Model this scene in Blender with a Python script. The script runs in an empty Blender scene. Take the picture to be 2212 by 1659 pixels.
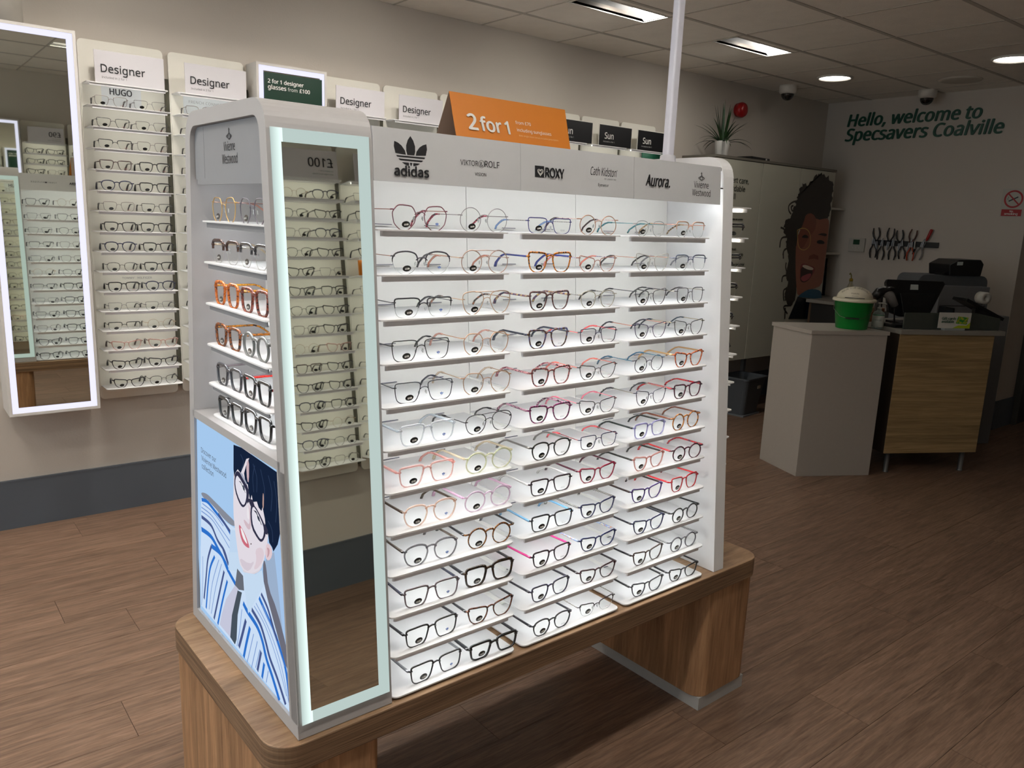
import bpy, bmesh, math, random, json
from mathutils import Vector, Matrix, Euler
random.seed(7)
PI = math.pi
sc = bpy.context.scene
COL = sc.collection

# ------------------------------------------------------------------ camera, world, main lights, exposure
CX, CY, CZ = -0.5054, -0.1309, 1.4755
PITCH, ROLL, YAW, FPX = -0.20448, 0.04039, 0.68046, 1709.98
cam_d = bpy.data.cameras.new('camera'); cam = bpy.data.objects.new('camera', cam_d); COL.objects.link(cam)
fwd = Vector((math.sin(YAW)*math.cos(PITCH), math.cos(YAW)*math.cos(PITCH), math.sin(PITCH)))
rt = Vector((math.cos(YAW), -math.sin(YAW), 0)); up = rt.cross(fwd)
r2 = rt*math.cos(ROLL) + up*math.sin(ROLL); u2 = -rt*math.sin(ROLL) + up*math.cos(ROLL)
cam.matrix_world = Matrix(((r2.x, u2.x, -fwd.x, CX), (r2.y, u2.y, -fwd.y, CY), (r2.z, u2.z, -fwd.z, CZ), (0, 0, 0, 1)))
cam_d.sensor_width = 36.0; cam_d.lens = 36.0*FPX/2212.0; cam_d.clip_start = 0.02
sc.camera = cam

EXPOSURE = 0.07
K_LED_STAND = 21.0      # strips under the shelves of the display stand
K_LED_WALL = 6.0        # strips under the wall shelves
K_LED_END = 5.0
K_TROUGH = 50.0
K_WASH = 14.0            # lamps of the recessed lights, aimed at the display wall
K_DOWN = 14.0
K_SKY = 2.4
sc.view_settings.view_transform = 'Standard'; sc.view_settings.look = 'None'
sc.view_settings.gamma = 1.0; sc.view_settings.exposure = EXPOSURE; sc.view_settings.use_curve_mapping = False
w = bpy.data.worlds.new('world'); sc.world = w; w.use_nodes = True
bgn = w.node_tree.nodes['Background']; bgn.inputs[0].default_value = (0.86, 0.93, 1.0, 1); bgn.inputs[1].default_value = K_SKY
cy = sc.cycles
cy.max_bounces = 9; cy.diffuse_bounces = 4; cy.glossy_bounces = 5; cy.transmission_bounces = 6; cy.transparent_max_bounces = 24
cy.use_denoising = True; cy.use_light_tree = True; cy.sample_clamp_indirect = 6.0
cy.caustics_reflective = False; cy.caustics_refractive = False

# ------------------------------------------------------------------ colour and materials
def lin(c):
    c = c/255.0
    return c/12.92 if c <= 0.04045 else ((c+0.055)/1.055)**2.4
def rgb(h):
    if isinstance(h, str):
        h = h.lstrip('#'); return (lin(int(h[0:2], 16)), lin(int(h[2:4], 16)), lin(int(h[4:6], 16)), 1)
    return (lin(h[0]), lin(h[1]), lin(h[2]), 1)
MATS = {}
def newmat(key):
    m = bpy.data.materials.new(key); m.use_nodes = True; nt = m.node_tree
    for n in list(nt.nodes): nt.nodes.remove(n)
    out = nt.nodes.new('ShaderNodeOutputMaterial'); return m, nt, out
def N(nt, t, **kw):
    n = nt.nodes.new(t)
    for k, v in kw.items(): setattr(n, k, v)
    return n
def mat(col, rough=0.5, metal=0.0, spec=0.5, var=0.06, vs=30.0, bump=0.0, bs=200.0, coat=0.0):
    """plain surface: principled with a little noise in colour and optional fine relief"""
    key = 'plain_%s_%g_%g_%g_%g_%g_%g_%g_%g' % (col, rough, metal, spec, var, vs, bump, bs, coat)
    if key in MATS: return MATS[key]
    m, nt, out = newmat(key)
    b = N(nt, 'ShaderNodeBsdfPrincipled'); nt.links.new(b.outputs[0], out.inputs[0])
    c = rgb(col)
    tc = N(nt, 'ShaderNodeTexCoord'); nz = N(nt, 'ShaderNodeTexNoise'); nz.inputs['Scale'].default_value = vs; nz.inputs['Detail'].default_value = 2
    nt.links.new(tc.outputs['Object'], nz.inputs['Vector'])
    mx = N(nt, 'ShaderNodeMix', data_type='RGBA'); nt.links.new(nz.outputs['Fac'], mx.inputs[0])
    mx.inputs[6].default_value = tuple(v*(1-var) for v in c[:3])+(1,); mx.inputs[7].default_value = tuple(min(1, v*(1+var)) for v in c[:3])+(1,)
    nt.links.new(mx.outputs[2], b.inputs['Base Color'])
    b.inputs['Roughness'].default_value = rough; b.inputs['Metallic'].default_value = metal
    b.inputs['Specular IOR Level'].default_value = spec; b.inputs['Coat Weight'].default_value = coat
    if bump > 0:
        n2 = N(nt, 'ShaderNodeTexNoise'); n2.inputs['Scale'].default_value = bs; n2.inputs['Detail'].default_value = 3
        nt.links.new(tc.outputs['Object'], n2.inputs['Vector'])
        bp = N(nt, 'ShaderNodeBump'); bp.inputs['Strength'].default_value = bump; bp.inputs['Distance'].default_value = 0.004
        nt.links.new(n2.outputs['Fac'], bp.inputs['Height']); nt.links.new(bp.outputs[0], b.inputs['Normal'])
    MATS[key] = m; return m
def emat(col, strength=1.0):
    key = 'lit_%s_%g' % (col, strength)
    if key in MATS: return MATS[key]
    m, nt, out = newmat(key)
    e = N(nt, 'ShaderNodeEmission'); e.inputs[0].default_value = rgb(col); e.inputs[1].default_value = strength
    nt.links.new(e.outputs[0], out.inputs[0]); MATS[key] = m; return m
def clearmat(col, alpha=0.35, key=None):
    """see-through acetate: part transparent, part glossy plastic"""
    key = 'clear_%s_%g' % (col, alpha)
    if key in MATS: return MATS[key]
    m, nt, out = newmat(key)
    b = N(nt, 'ShaderNodeBsdfPrincipled'); b.inputs['Base Color'].default_value = rgb(col); b.inputs['Roughness'].default_value = 0.12
    t = N(nt, 'ShaderNodeBsdfTransparent'); t.inputs[0].default_value = tuple(0.35+0.65*v for v in rgb(col)[:3])+(1,)
    fr = N(nt, 'ShaderNodeLayerWeight'); fr.inputs[0].default_value = 0.35
    mp = N(nt, 'ShaderNodeMapRange'); mp.inputs[3].default_value = alpha; mp.inputs[4].default_value = min(1, alpha+0.55)
    nt.links.new(fr.outputs['Facing'], mp.inputs[0])
    mx = N(nt, 'ShaderNodeMixShader'); nt.links.new(mp.outputs[0], mx.inputs[0])
    nt.links.new(t.outputs[0], mx.inputs[1]); nt.links.new(b.outputs[0], mx.inputs[2]); nt.links.new(mx.outputs[0], out.inputs[0])
    MATS[key] = m; return m
def lensmat(tint='#ffffff', refl=0.06, dens=0.0):
    key = 'lens_%s_%g_%g' % (tint, refl, dens)
    if key in MATS: return MATS[key]
    m, nt, out = newmat(key)
    t = N(nt, 'ShaderNodeBsdfTransparent'); t.inputs[0].default_value = rgb(tint)
    g = N(nt, 'ShaderNodeBsdfGlossy'); g.inputs['Roughness'].default_value = 0.02
    lw = N(nt, 'ShaderNodeLayerWeight'); lw.inputs[0].default_value = 0.5
    pw = N(nt, 'ShaderNodeMath', operation='POWER'); pw.inputs[1].default_value = 5.0; nt.links.new(lw.outputs['Facing'], pw.inputs[0])
    fr = N(nt, 'ShaderNodeMapRange'); fr.inputs[3].default_value = refl*0.6; fr.inputs[4].default_value = 0.7; nt.links.new(pw.outputs[0], fr.inputs[0])
    mx = N(nt, 'ShaderNodeMixShader'); nt.links.new(fr.outputs[0], mx.inputs[0])
    nt.links.new(t.outputs[0], mx.inputs[1]); nt.links.new(g.outputs[0], mx.inputs[2])
    nt.links.new(mx.outputs[0], out.inputs[0])
    MATS[key] = m; return m
def spotmat(cols, scale=60.0, rough=0.15, stripes=False):
    """mottled acetate (tortoise and printed temples): colour ramp over noise or waves"""
    key = 'mottled_%s_%g_%d' % ('_'.join(cols), scale, stripes)
    if key in MATS: return MATS[key]
    m, nt, out = newmat(key)
    b = N(nt, 'ShaderNodeBsdfPrincipled'); nt.links.new(b.outputs[0], out.inputs[0]); b.inputs['Roughness'].default_value = rough
    tc = N(nt, 'ShaderNodeTexCoord'); cr = N(nt, 'ShaderNodeValToRGB'); cr.color_ramp.interpolation = 'EASE'
    if stripes:
        nz = N(nt, 'ShaderNodeTexWave'); nz.bands_direction = 'DIAGONAL'; nz.inputs['Scale'].default_value = scale; nz.inputs['Distortion'].default_value = 3.0
    else:
        nz = N(nt, 'ShaderNodeTexNoise'); nz.inputs['Scale'].default_value = scale*1.5; nz.inputs['Detail'].default_value = 1.5
    nt.links.new(tc.outputs['Object'], nz.inputs['Vector']); nt.links.new(nz.outputs[0 if not stripes else 1], cr.inputs[0])
    n = len(cols); el = cr.color_ramp.elements
    while len(el) < n: el.new(0.5)
    for i, c in enumerate(cols): el[i].position = 0.32+0.36*i/max(1, n-1) if not stripes else i/max(1, n-1); el[i].color = rgb(c)
    nt.links.new(cr.outputs[0], b.inputs['Base Color']); MATS[key] = m; return m
def woodmat(key, c0, c1, c2, sx=(1.2, 14, 14), rough=0.45, objrand=False, patch=0.0, gscale=6.0, rings=False, spec=0.35, bump=0.1):
    if key in MATS: return MATS[key]
    m, nt, out = newmat(key)
    b = N(nt, 'ShaderNodeBsdfPrincipled'); nt.links.new(b.outputs[0], out.inputs[0]); b.inputs['Roughness'].default_value = rough
    b.inputs['Specular IOR Level'].default_value = spec
    tc = N(nt, 'ShaderNodeTexCoord'); mp = N(nt, 'ShaderNodeMapping'); mp.inputs['Scale'].default_value = sx
    nt.links.new(tc.outputs['Object'], mp.inputs['Vector'])
    vec = mp.outputs[0]; oi = None
    if objrand:
        oi = N(nt, 'ShaderNodeObjectInfo'); ml = N(nt, 'ShaderNodeMath', operation='MULTIPLY'); ml.inputs[1].default_value = 57.0
        nt.links.new(oi.outputs['Random'], ml.inputs[0])
        cb = N(nt, 'ShaderNodeCombineXYZ'); nt.links.new(ml.outputs[0], cb.inputs[0]); nt.links.new(ml.outputs[0], cb.inputs[1])
        va = N(nt, 'ShaderNodeVectorMath', operation='ADD'); nt.links.new(vec, va.inputs[0]); nt.links.new(cb.outputs[0], va.inputs[1]); vec = va.outputs[0]
    n1 = N(nt, 'ShaderNodeTexNoise'); n1.inputs['Scale'].default_value = gscale; n1.inputs['Detail'].default_value = 6; n1.inputs['Roughness'].default_value = 0.65; n1.inputs['Distortion'].default_value = 0.6
    nt.links.new(vec, n1.inputs['Vector'])
    n2 = N(nt, 'ShaderNodeTexNoise'); n2.inputs['Scale'].default_value = gscale*0.22; n2.inputs['Detail'].default_value = 3; n2.inputs['Distortion'].default_value = 1.2
    nt.links.new(vec, n2.inputs['Vector'])
    fac = n1.outputs['Fac']
    cr = N(nt, 'ShaderNodeValToRGB'); el = cr.color_ramp.elements; el.new(0.5)
    for i, (p, c) in enumerate(((0.30, c0), (0.5, c1), (0.70, c2))): el[i].position = p; el[i].color = rgb(c)
    nt.links.new(fac, cr.inputs[0])
    hs = N(nt, 'ShaderNodeHueSaturation'); nt.links.new(cr.outputs[0], hs.inputs['Color'])
    mr = N(nt, 'ShaderNodeMapRange'); mr.inputs[1].default_value = 0.3; mr.inputs[2].default_value = 0.7; mr.inputs[3].default_value = 0.72; mr.inputs[4].default_value = 1.22
    nt.links.new(n2.outputs['Fac'], mr.inputs[0]); val = mr.outputs[0]
    if objrand:
        m3 = N(nt, 'ShaderNodeMapRange'); m3.inputs[3].default_value = 0.90; m3.inputs[4].default_value = 1.10; nt.links.new(oi.outputs['Random'], m3.inputs[0])
        mu = N(nt, 'ShaderNodeMath', operation='MULTIPLY'); nt.links.new(val, mu.inputs[0]); nt.links.new(m3.outputs[0], mu.inputs[1]); val = mu.outputs[0]
    if patch > 0:
        br = N(nt, 'ShaderNodeTexBrick'); br.inputs['Scale'].default_value = patch; br.inputs['Mortar Size'].default_value = 0.0
        br.inputs['Color1'].default_value = (0.78, 0.78, 0.78, 1); br.inputs['Color2'].default_value = (1.12, 1.12, 1.12, 1)
        br.inputs['Brick Width'].default_value = 0.9; br.inputs['Row Height'].default_value = 0.16
        nt.links.new(tc.outputs['Object'], br.inputs['Vector'])
        mu = N(nt, 'ShaderNodeMath', operation='MULTIPLY'); nt.links.new(val, mu.inputs[0]); nt.links.new(br.outputs['Color'], mu.inputs[1]); val = mu.outputs[0]
    nt.links.new(val, hs.inputs['Value']); nt.links.new(hs.outputs[0], b.inputs['Base Color'])
    bp = N(nt, 'ShaderNodeBump'); bp.inputs['Strength'].default_value = bump; bp.inputs['Distance'].default_value = 0.002
    nt.links.new(fac, bp.inputs['Height']); nt.links.new(bp.outputs[0], b.inputs['Normal'])
    MATS[key] = m; return m

WHITE = mat('#e9e9ea', 0.45, var=0.015)
SATIN = mat('#b0aeae', 0.5, var=0.02)           # grey-white painted metal of the stand
SHELFW = mat('#ededed', 0.35, var=0.01)
BARG = mat('#f2f3f6', 0.5, var=0.02)
HEADG = mat('#c9cacc', 0.45, var=0.02)
CREAM = mat('#e9e6dc', 0.55, var=0.015)
BACKP = mat('#e9e8e4', 0.5, var=0.012)
WALLM = mat('#c4bcb2', 0.85, var=0.03, vs=1.5, bump=0.12, bs=120)
BLACK = mat('#121214', 0.3, var=0.1)
INK = mat('#17171c', 0.6, var=0.05)
LETTW = mat('#e6e4de', 0.6, var=0.02)
SKIRT = mat('#565c64', 0.6, var=0.05, vs=4)
CHROME = mat('#c9c9c9', 0.22, metal=1.0, var=0.03)
STEEL = mat('#8f9194', 0.35, metal=0.9, var=0.05)
MIRROR = mat('#e4e7dc', 0.015, metal=1.0, var=0.0)
TILEM = mat('#efe9df', 0.9, var=0.06, vs=9, bump=0.5, bs=260)
GRIDM = mat('#b5afa6', 0.6, var=0.03)
OAKTOP = woodmat('oak_top', '#8a6a50', '#a28263', '#b49475', sx=(1.3, 12, 12), rough=0.4, patch=2.2)
OAKSIDE = woodmat('oak_side', '#8c674a', '#a37c5a', '#b48c68', sx=(14, 14, 1.1), rough=0.45)
OAKEDGE = woodmat('oak_edge', '#4d3a2b', '#7d634c', '#9c8064', sx=(0.7, 0.7, 75), rough=0.45, gscale=6)
FLOORM = woodmat('floor_oak', '#664e3d', '#7a6150', '#8a715f', sx=(1.8, 20, 20), rough=0.42, objrand=True, gscale=7, spec=0.3, bump=0.25)
DESKWOOD = woodmat('desk_oak', '#87704c', '#9c825c', '#ab9069', sx=(1.0, 1.0, 26), rough=0.5, gscale=4)
GREYLAM = mat('#a49d94', 0.55, var=0.03, vs=60)
GREYTOP = mat('#8a857c', 0.4, var=0.05, vs=120)
ADHB = mat('#1f57b0', 0.5)

# ------------------------------------------------------------------ mesh helpers
class MB:
    def __init__(s): s.v = []; s.f = []; s.mi = []
    def add(s, vs, fs, mi=0, M=None):
        o = len(s.v)
        s.v += [tuple(M @ Vector(p)) for p in vs] if M else [tuple(p) for p in vs]
        s.f += [tuple(i+o for i in f) for f in fs]; s.mi += [mi]*len(fs); return s
    def box(s, x0, y0, z0, x1, y1, z1, mi=0, M=None):
        v = [(x0, y0, z0), (x1, y0, z0), (x1, y1, z0), (x0, y1, z0), (x0, y0, z1), (x1, y0, z1), (x1, y1, z1), (x0, y1, z1)]
        return s.add(v, [(0, 3, 2, 1), (4, 5, 6, 7), (0, 1, 5, 4), (1, 2, 6, 5), (2, 3, 7, 6), (3, 0, 4, 7)], mi, M)
    def prism(s, pts, a, b, axis='z', mi=0, M=None):
        """extrude the closed 2D polygon between a and b along an axis (x: pts are y,z; y: pts are x,z)"""
        n = len(pts)
        def P(p, t): return (p[0], p[1], t) if axis == 'z' else ((t, p[0], p[1]) if axis == 'x' else (p[0], t, p[1]))
        v = [P(p, a) for p in pts]+[P(p, b) for p in pts]
        f = [tuple(range(n)), tuple(range(2*n-1, n-1, -1))]+[(i, i+n, (i+1) % n+n, (i+1) % n) for i in range(n)]
        return s.add(v, f, mi, M)
    def tube(s, pts, r, k=8, mi=0, M=None, closed=False, cap=True, r2=None):
        """sweep a k-gon along points; r may be a list; r2: radius along the second normal"""
        n = len(pts); pts = [Vector(p) for p in pts]; rs = r if isinstance(r, (list, tuple)) else [r]*n
        vs = []; prev = None
        for i in range(n):
            a = pts[(i-1) % n] if (closed or i > 0) else pts[i]; b = pts[(i+1) % n] if (closed or i < n-1) else pts[i]
            t = (b-a).normalized() if (b-a).length > 1e-9 else Vector((0, 0, 1))
            if prev is None:
                ref = Vector((0, 1, 0)) if abs(t.y) < 0.9 else Vector((0, 0, 1)); u = (ref-t*ref.dot(t)).normalized()
            else: u = (prev-t*prev.dot(t)).normalized()
            prev = u; w_ = t.cross(u)
            q = rs[i] if r2 is None else r2
            for j in range(k):
                an = 2*PI*(j+0.5)/k; vs.append(pts[i]+u*(math.cos(an)*(rs[i] if r2 is None else r2))+w_*(math.sin(an)*rs[i]))
        fs = []
        for i in range(n if closed else n-1):
            for j in range(k):
                a = i*k+j; b = i*k+(j+1) % k; c = ((i+1) % n)*k+(j+1) % k; d = ((i+1) % n)*k+j; fs.append((a, b, c, d))
        if cap and not closed: fs += [tuple(range(k-1, -1, -1)), tuple((n-1)*k+j for j in range(k))]
        return s.add(vs, fs, mi, M)
    def lathe(s, prof, k=24, mi=0, M=None):
        vs = []; fs = []; n = len(prof)
        for (r, z) in prof:
            for j in range(k): a = 2*PI*j/k; vs.append((r*math.cos(a), r*math.sin(a), z))
        for i in range(n-1):
            for j in range(k): fs.append((i*k+j, i*k+(j+1) % k, (i+1)*k+(j+1) % k, (i+1)*k+j))
        if prof[0][0] > 1e-6: fs.append(tuple(range(k-1, -1, -1)))
        if prof[-1][0] > 1e-6: fs.append(tuple((n-1)*k+j for j in range(k)))
        return s.add(vs, fs, mi, M)
    def mesh(s, name, mats, smooth=False):
        me = bpy.data.meshes.new(name); me.from_pydata(s.v, [], s.f)
        for m in (mats if isinstance(mats, (list, tuple)) else [mats]): me.materials.append(m)
        for i, p in enumerate(me.polygons):
            p.material_index = s.mi[i]
            if smooth: p.use_smooth = True
        bm = bmesh.new(); bm.from_mesh(me); bmesh.ops.recalc_face_normals(bm, faces=bm.faces); bm.to_mesh(me); bm.free()
        return me
    def build(s, name, mats, parent=None, smooth=False, loc=None, rot=None):
        return link(name, s.mesh(name, mats, smooth), parent, loc, rot)
def link(name, me, parent=None, loc=None, rot=None):
    o = bpy.data.objects.new(name, me); COL.objects.link(o)
    if parent: o.parent = parent
    if loc: o.location = loc
    if rot: o.rotation_euler = rot
    return o
def bevel(o, wd=0.002, seg=2):
    m = o.modifiers.new('bevel', 'BEVEL'); m.width = wd; m.segments = seg; m.limit_method = 'ANGLE'; m.angle_limit = 0.7
    return o
def thing(name, label, cat, loc=(0, 0, 0), rot=(0, 0, 0), group=None):
    o = bpy.data.objects.new(name, None); COL.objects.link(o); o.location = loc; o.rotation_euler = rot; o.empty_display_size = 0.05
    o['label'] = label; o['category'] = cat
    if group: o['group'] = group
    return o
def tag(o, label, cat, group=None):
    o['label'] = label; o['category'] = cat
    if group: o['group'] = group
    return o
def struct(o): o['kind'] = 'structure'; return o
def rrect(x0, y0, x1, y1, r, corners=(1, 1, 1, 1), k=4):
    """rounded rectangle; corners: lower-left, lower-right, upper-right, upper-left"""
    pts = []
    for (cx, cy_, a0, on) in ((x0, y0, PI, corners[0]), (x1, y0, 1.5*PI, corners[1]), (x1, y1, 0, corners[2]), (x0, y1, 0.5*PI, corners[3])):
        if not on or r <= 0: pts.append((cx, cy_)); continue
        ox = cx+(r if cx == x0 else -r); oy = cy_+(r if cy_ == y0 else -r)
        for i in range(k+1): a = a0+0.5*PI*i/k; pts.append((ox+r*math.cos(a), oy+r*math.sin(a)))
    return pts
TXT = {}
FONT = None
try:   # the plain sans serif that ships inside Blender; its built-in font otherwise
    import os
    FONT = bpy.data.fonts.load(os.path.join(bpy.utils.system_resource('DATAFILES'), 'fonts', 'NotoSansHebrew-Regular.woff2'))
except Exception: FONT = None
def textmesh(s, m, bold=0.0, shear=0.0, sp=1.0, font=None):
    key = (s, m.name, bold, shear, sp, font)
    if key in TXT: return TXT[key]
    cu = bpy.data.curves.new('lettering', 'FONT'); cu.body = s; cu.size = 1.0
    inter = FONT and font != 'b'
    if inter: cu.font = FONT
    cu.resolution_u = 2; cu.offset = 0.0 if inter else bold; cu.shear = shear; cu.space_character = sp; cu.space_line = 0.95
    o = bpy.data.objects.new('tmp', cu); COL.objects.link(o)
    dg = bpy.context.evaluated_depsgraph_get(); dg.update()
    me = bpy.data.meshes.new_from_object(o.evaluated_get(dg)); bpy.data.objects.remove(o)
    if inter and bold > 0:      # heavier strokes: overprint shifted copies
        bm = bmesh.new(); bm.from_mesh(me); src = bm.faces[:]+bm.verts[:]+bm.edges[:]
        for q_, (dx, dy) in enumerate(((bold, 0), (-bold, 0), (0, bold*0.6), (0, -bold*0.6))):
            r_ = bmesh.ops.duplicate(bm, geom=src); bmesh.ops.translate(bm, verts=[g for g in r_['geom'] if isinstance(g, bmesh.types.BMVert)], vec=(dx, dy, 0.0005*(q_+1)/max(0.02, 1)))
        bm.to_mesh(me); bm.free()
    xs = [v.co.x for v in me.vertices]; ys = [v.co.y for v in me.vertices]
    x0, x1, y0, y1 = min(xs), max(xs), min(ys), max(ys)
    for v in me.vertices: v.co.x -= x0
    me.materials.clear(); me.materials.append(m)
    TXT[key] = (me, x1-x0, y0, y1); return TXT[key]
def text(s, pos, width, m, parent, rot=(PI/2, 0, 0), bold=0.0, shear=0.0, hscale=1.0, name='lettering', sp=1.0, center=False, font=None):
    """left-baseline at pos, scaled so that the string is `width` wide"""
    me, wd, y0, y1 = textmesh(s, m, bold, shear, sp, font)
    o = link(name, me, parent, pos, rot); k = width/wd; o.scale = (k, k*hscale, 1)
    if center:
        d = Euler(rot).to_matrix() @ Vector((-width/2, 0, 0)); o.location = Vector(pos)+d
    return o
def smooth_by_angle(o):
    for p in o.data.polygons: p.use_smooth = True
    return o

# ================================================================== ROOM
YB = 3.94; YF = -0.94; XL = -3.2; XR = 7.6; XE = 6.29; YE = 2.215; H = 2.596
TOP = H+0.16
fl = struct(MB().box(XL-0.1, YF-0.1, -0.12, XR+0.1, YB+0.1, -0.0045).build('floor', mat('#241a12', 0.8)))
pk_me = MB().box(0.0006, 0.0006, -0.0044, 1.0-0.0006, 0.2017-0.0007, 0).mesh('plank', FLOORM)
joint = {3: -0.046, 7: -0.094, 6: 0.107, 8: 0.313, 11: 0.115, 0: 0.78, 2: 1.42, 4: 0.62, 5: -0.35, -1: 0.25, 1: 0.1, 9: 0.75, 10: 0.42}
for k in range(-13, 13):
    y0 = 1.45+0.2017*k
    if y0 > YB-0.02: continue
    ya = max(y0, YF); yb = min(y0+0.2017, YB)
    if yb-ya < 0.02: continue
    j = joint.get(k, random.uniform(0, 1.22)); x = j-1.22*math.ceil((j-XL)/1.22)
    xmax = XR if yb <= YE+0.1 else XE+0.02
    while x < xmax-0.01:
        xa = max(x, XL); xb = min(x+1.22, xmax)
        if xb-xa > 0.03:
            o = link('plank', pk_me, fl, (xa, ya, 0)); o.scale = (xb-xa, (yb-ya)/0.2017, 1)
        x += 1.22
def wallobj(name, x0, y0, x1, y1, z0=0.0, z1=None, m=None):
    return struct(MB().box(x0, y0, z0, x1, y1, z1 or TOP).build(name, m or WALLM))
wallobj('wall_back', XL-0.1, YB, XE+0.1, YB+0.1)
wallobj('wall_front', XL-0.1, YF-0.1, XR+0.1, YF)
wallobj('wall_end', XE, YE, XE+0.14, YB)
wallobj('wall_return', XE+0.14, YE, XR+0.1, YE+0.12)
wallobj('wall_right', XR, YF, XR+0.1, YE)
# left wall with a shop window
wl = MB(); wl.box(XL-0.1, YF, 0, XL, YB, 0.35); wl.box(XL-0.1, YF, 2.35, XL, YB, TOP); wl.box(XL-0.1, YF, 0.35, XL, -0.6, 2.35); wl.box(XL-0.1, 3.4, 0.35, XL, YB, 2.35)
struct(wl.build('wall_left', WALLM))
wn = struct(MB().box(XL-0.06, -0.6, 0.35, XL-0.05, 3.4, 2.35).build('window_1', lensmat('#f4f8f8')))
fr = MB()
for yy in (-0.6, 0.4, 1.4, 2.4, 3.36): fr.box(XL-0.09, yy, 0.35, XL-0.02, yy+0.04, 2.35)
fr.box(XL-0.09, -0.6, 0.35, XL-0.02, 3.4, 0.40); fr.box(XL-0.09, -0.6, 2.30, XL-0.02, 3.4, 2.35)
fr.build('window_frame', mat('#55585a', 0.4), wn)
pl = bpy.data.lights.new('daylight_portal', 'AREA'); pl.shape = 'RECTANGLE'; pl.size = 2.0; pl.size_y = 4.0; pl.cycles.is_portal = True
po = bpy.data.objects.new('daylight_portal', pl); COL.objects.link(po); po.location = (XL-0.03, 1.4, 1.35); po.rotation_euler = (0, -PI/2, 0)
# skirtings (tall vinyl coving)
def skirt(name, x0, y0, x1, y1):
    o = struct(MB().box(x0, y0, 0, x1, y1, 0.222).box(x0-0.002, y0-0.002, 0.222, x1+0.002, y1+0.002, 0.229).build(name, SKIRT)); return o
skirt('baseboard_back', XL, YB-0.012, XE, YB); skirt('baseboard_front', XL, YF, XR, YF+0.012)
skirt('baseboard_end', XE-0.012, YE, XE, YB-0.012); skirt('baseboard_return', XE-0.012, YE-0.012, 6.66, YE)
# dark doorway in the return wall
d1 = struct(MB().box(6.66, YE-0.035, 0, 7.5, YE-0.005, 2.04).build('door_1', mat('#2a2724', 0.5)))
MB().box(6.64, YE-0.05, 0, 6.66, YE, 2.06).box(6.64, YE-0.05, 2.04, 7.52, YE, 2.08).build('door_frame', mat('#4a4742', 0.5), d1)
MB().box(6.66, YE-0.037, 0, 7.5, YE-0.035, 0.95).build('kick_plate', mat('#0c0c0d', 0.5), d1)

# ceiling: slab above, exposed grid, lay-in tiles
ce = struct(MB().box(XL-0.1, YF-0.1, H+0.16, XR+0.1, YB+0.1, H+0.22).build('ceiling', mat('#6a655f', 0.9)))
xs = [3.648+0.6*i for i in range(-12, 8)]; xs = [x for x in xs if XL < x < XR]
ys = [3.5505-0.6*j for j in range(0, 9)]; ys = [y for y in ys if y > YF]
gbx = MB().box(XL, -0.012, H, XR, 0.012, H+0.004)
gx_me = gbx.mesh('grid_bar', GRIDM)
for y in ys: link('grid_bar', gx_me, ce, (0, y, 0))
gy_me = MB().box(-0.006, YF, H+0.0005, 0.006, YB, H+0.004).mesh('grid_bar', mat('#b9b1a6', 0.5))
for x in xs: link('grid_bar', gy_me, ce, (x, 0, 0))
troughs = [(x, 2.9505) for x in (3.648, 2.448, 1.248, 0.048, -1.152, -2.352)]+[(x, 0.5505) for x in (0.648, -0.552, -1.752)]+[(x, 1.7505) for x in (-1.152, -2.352)]
xe = [XL]+xs+[XR]; ye = sorted([YF]+ys+[YB])
tile_cache = {}
for i in range(len(xe)-1):
    for j in range(len(ye)-1):
        x0, x1, y0, y1 = xe[i], xe[i+1], ye[j], ye[j+1]
        if x0 > XE and y0 > YE: continue
        if x1-x0 < 0.02 or y1-y0 < 0.02: continue
        hole = any(abs(x0-tx) < 0.02 and abs(y0-ty) < 0.02 for tx, ty in troughs)
        key = (round(x1-x0, 2), round(y1-y0, 2), hole)
        if key not in tile_cache:
            mb = MB(); a, b = x1-x0, y1-y0
            if hole:
                hx0, hx1, hy0, hy1 = 0.012, a-0.012, 0.06, 0.24
                mb.box(0.003, 0.003, 0, a-0.003, hy0, 0.014); mb.box(0.003, hy1, 0, a-0.003, b-0.003, 0.014)
                mb.box(0.003, hy0, 0, hx0, hy1, 0.014); mb.box(hx1, hy0, 0, a-0.003, hy1, 0.014)
            else: mb.box(0.003, 0.003, 0, a-0.003, b-0.003, 0.014)
            tile_cache[key] = mb.mesh('ceiling_tile', TILEM)
        link('ceiling_tile', tile_cache[key], ce, (x0, y0, H+0.003))
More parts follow.
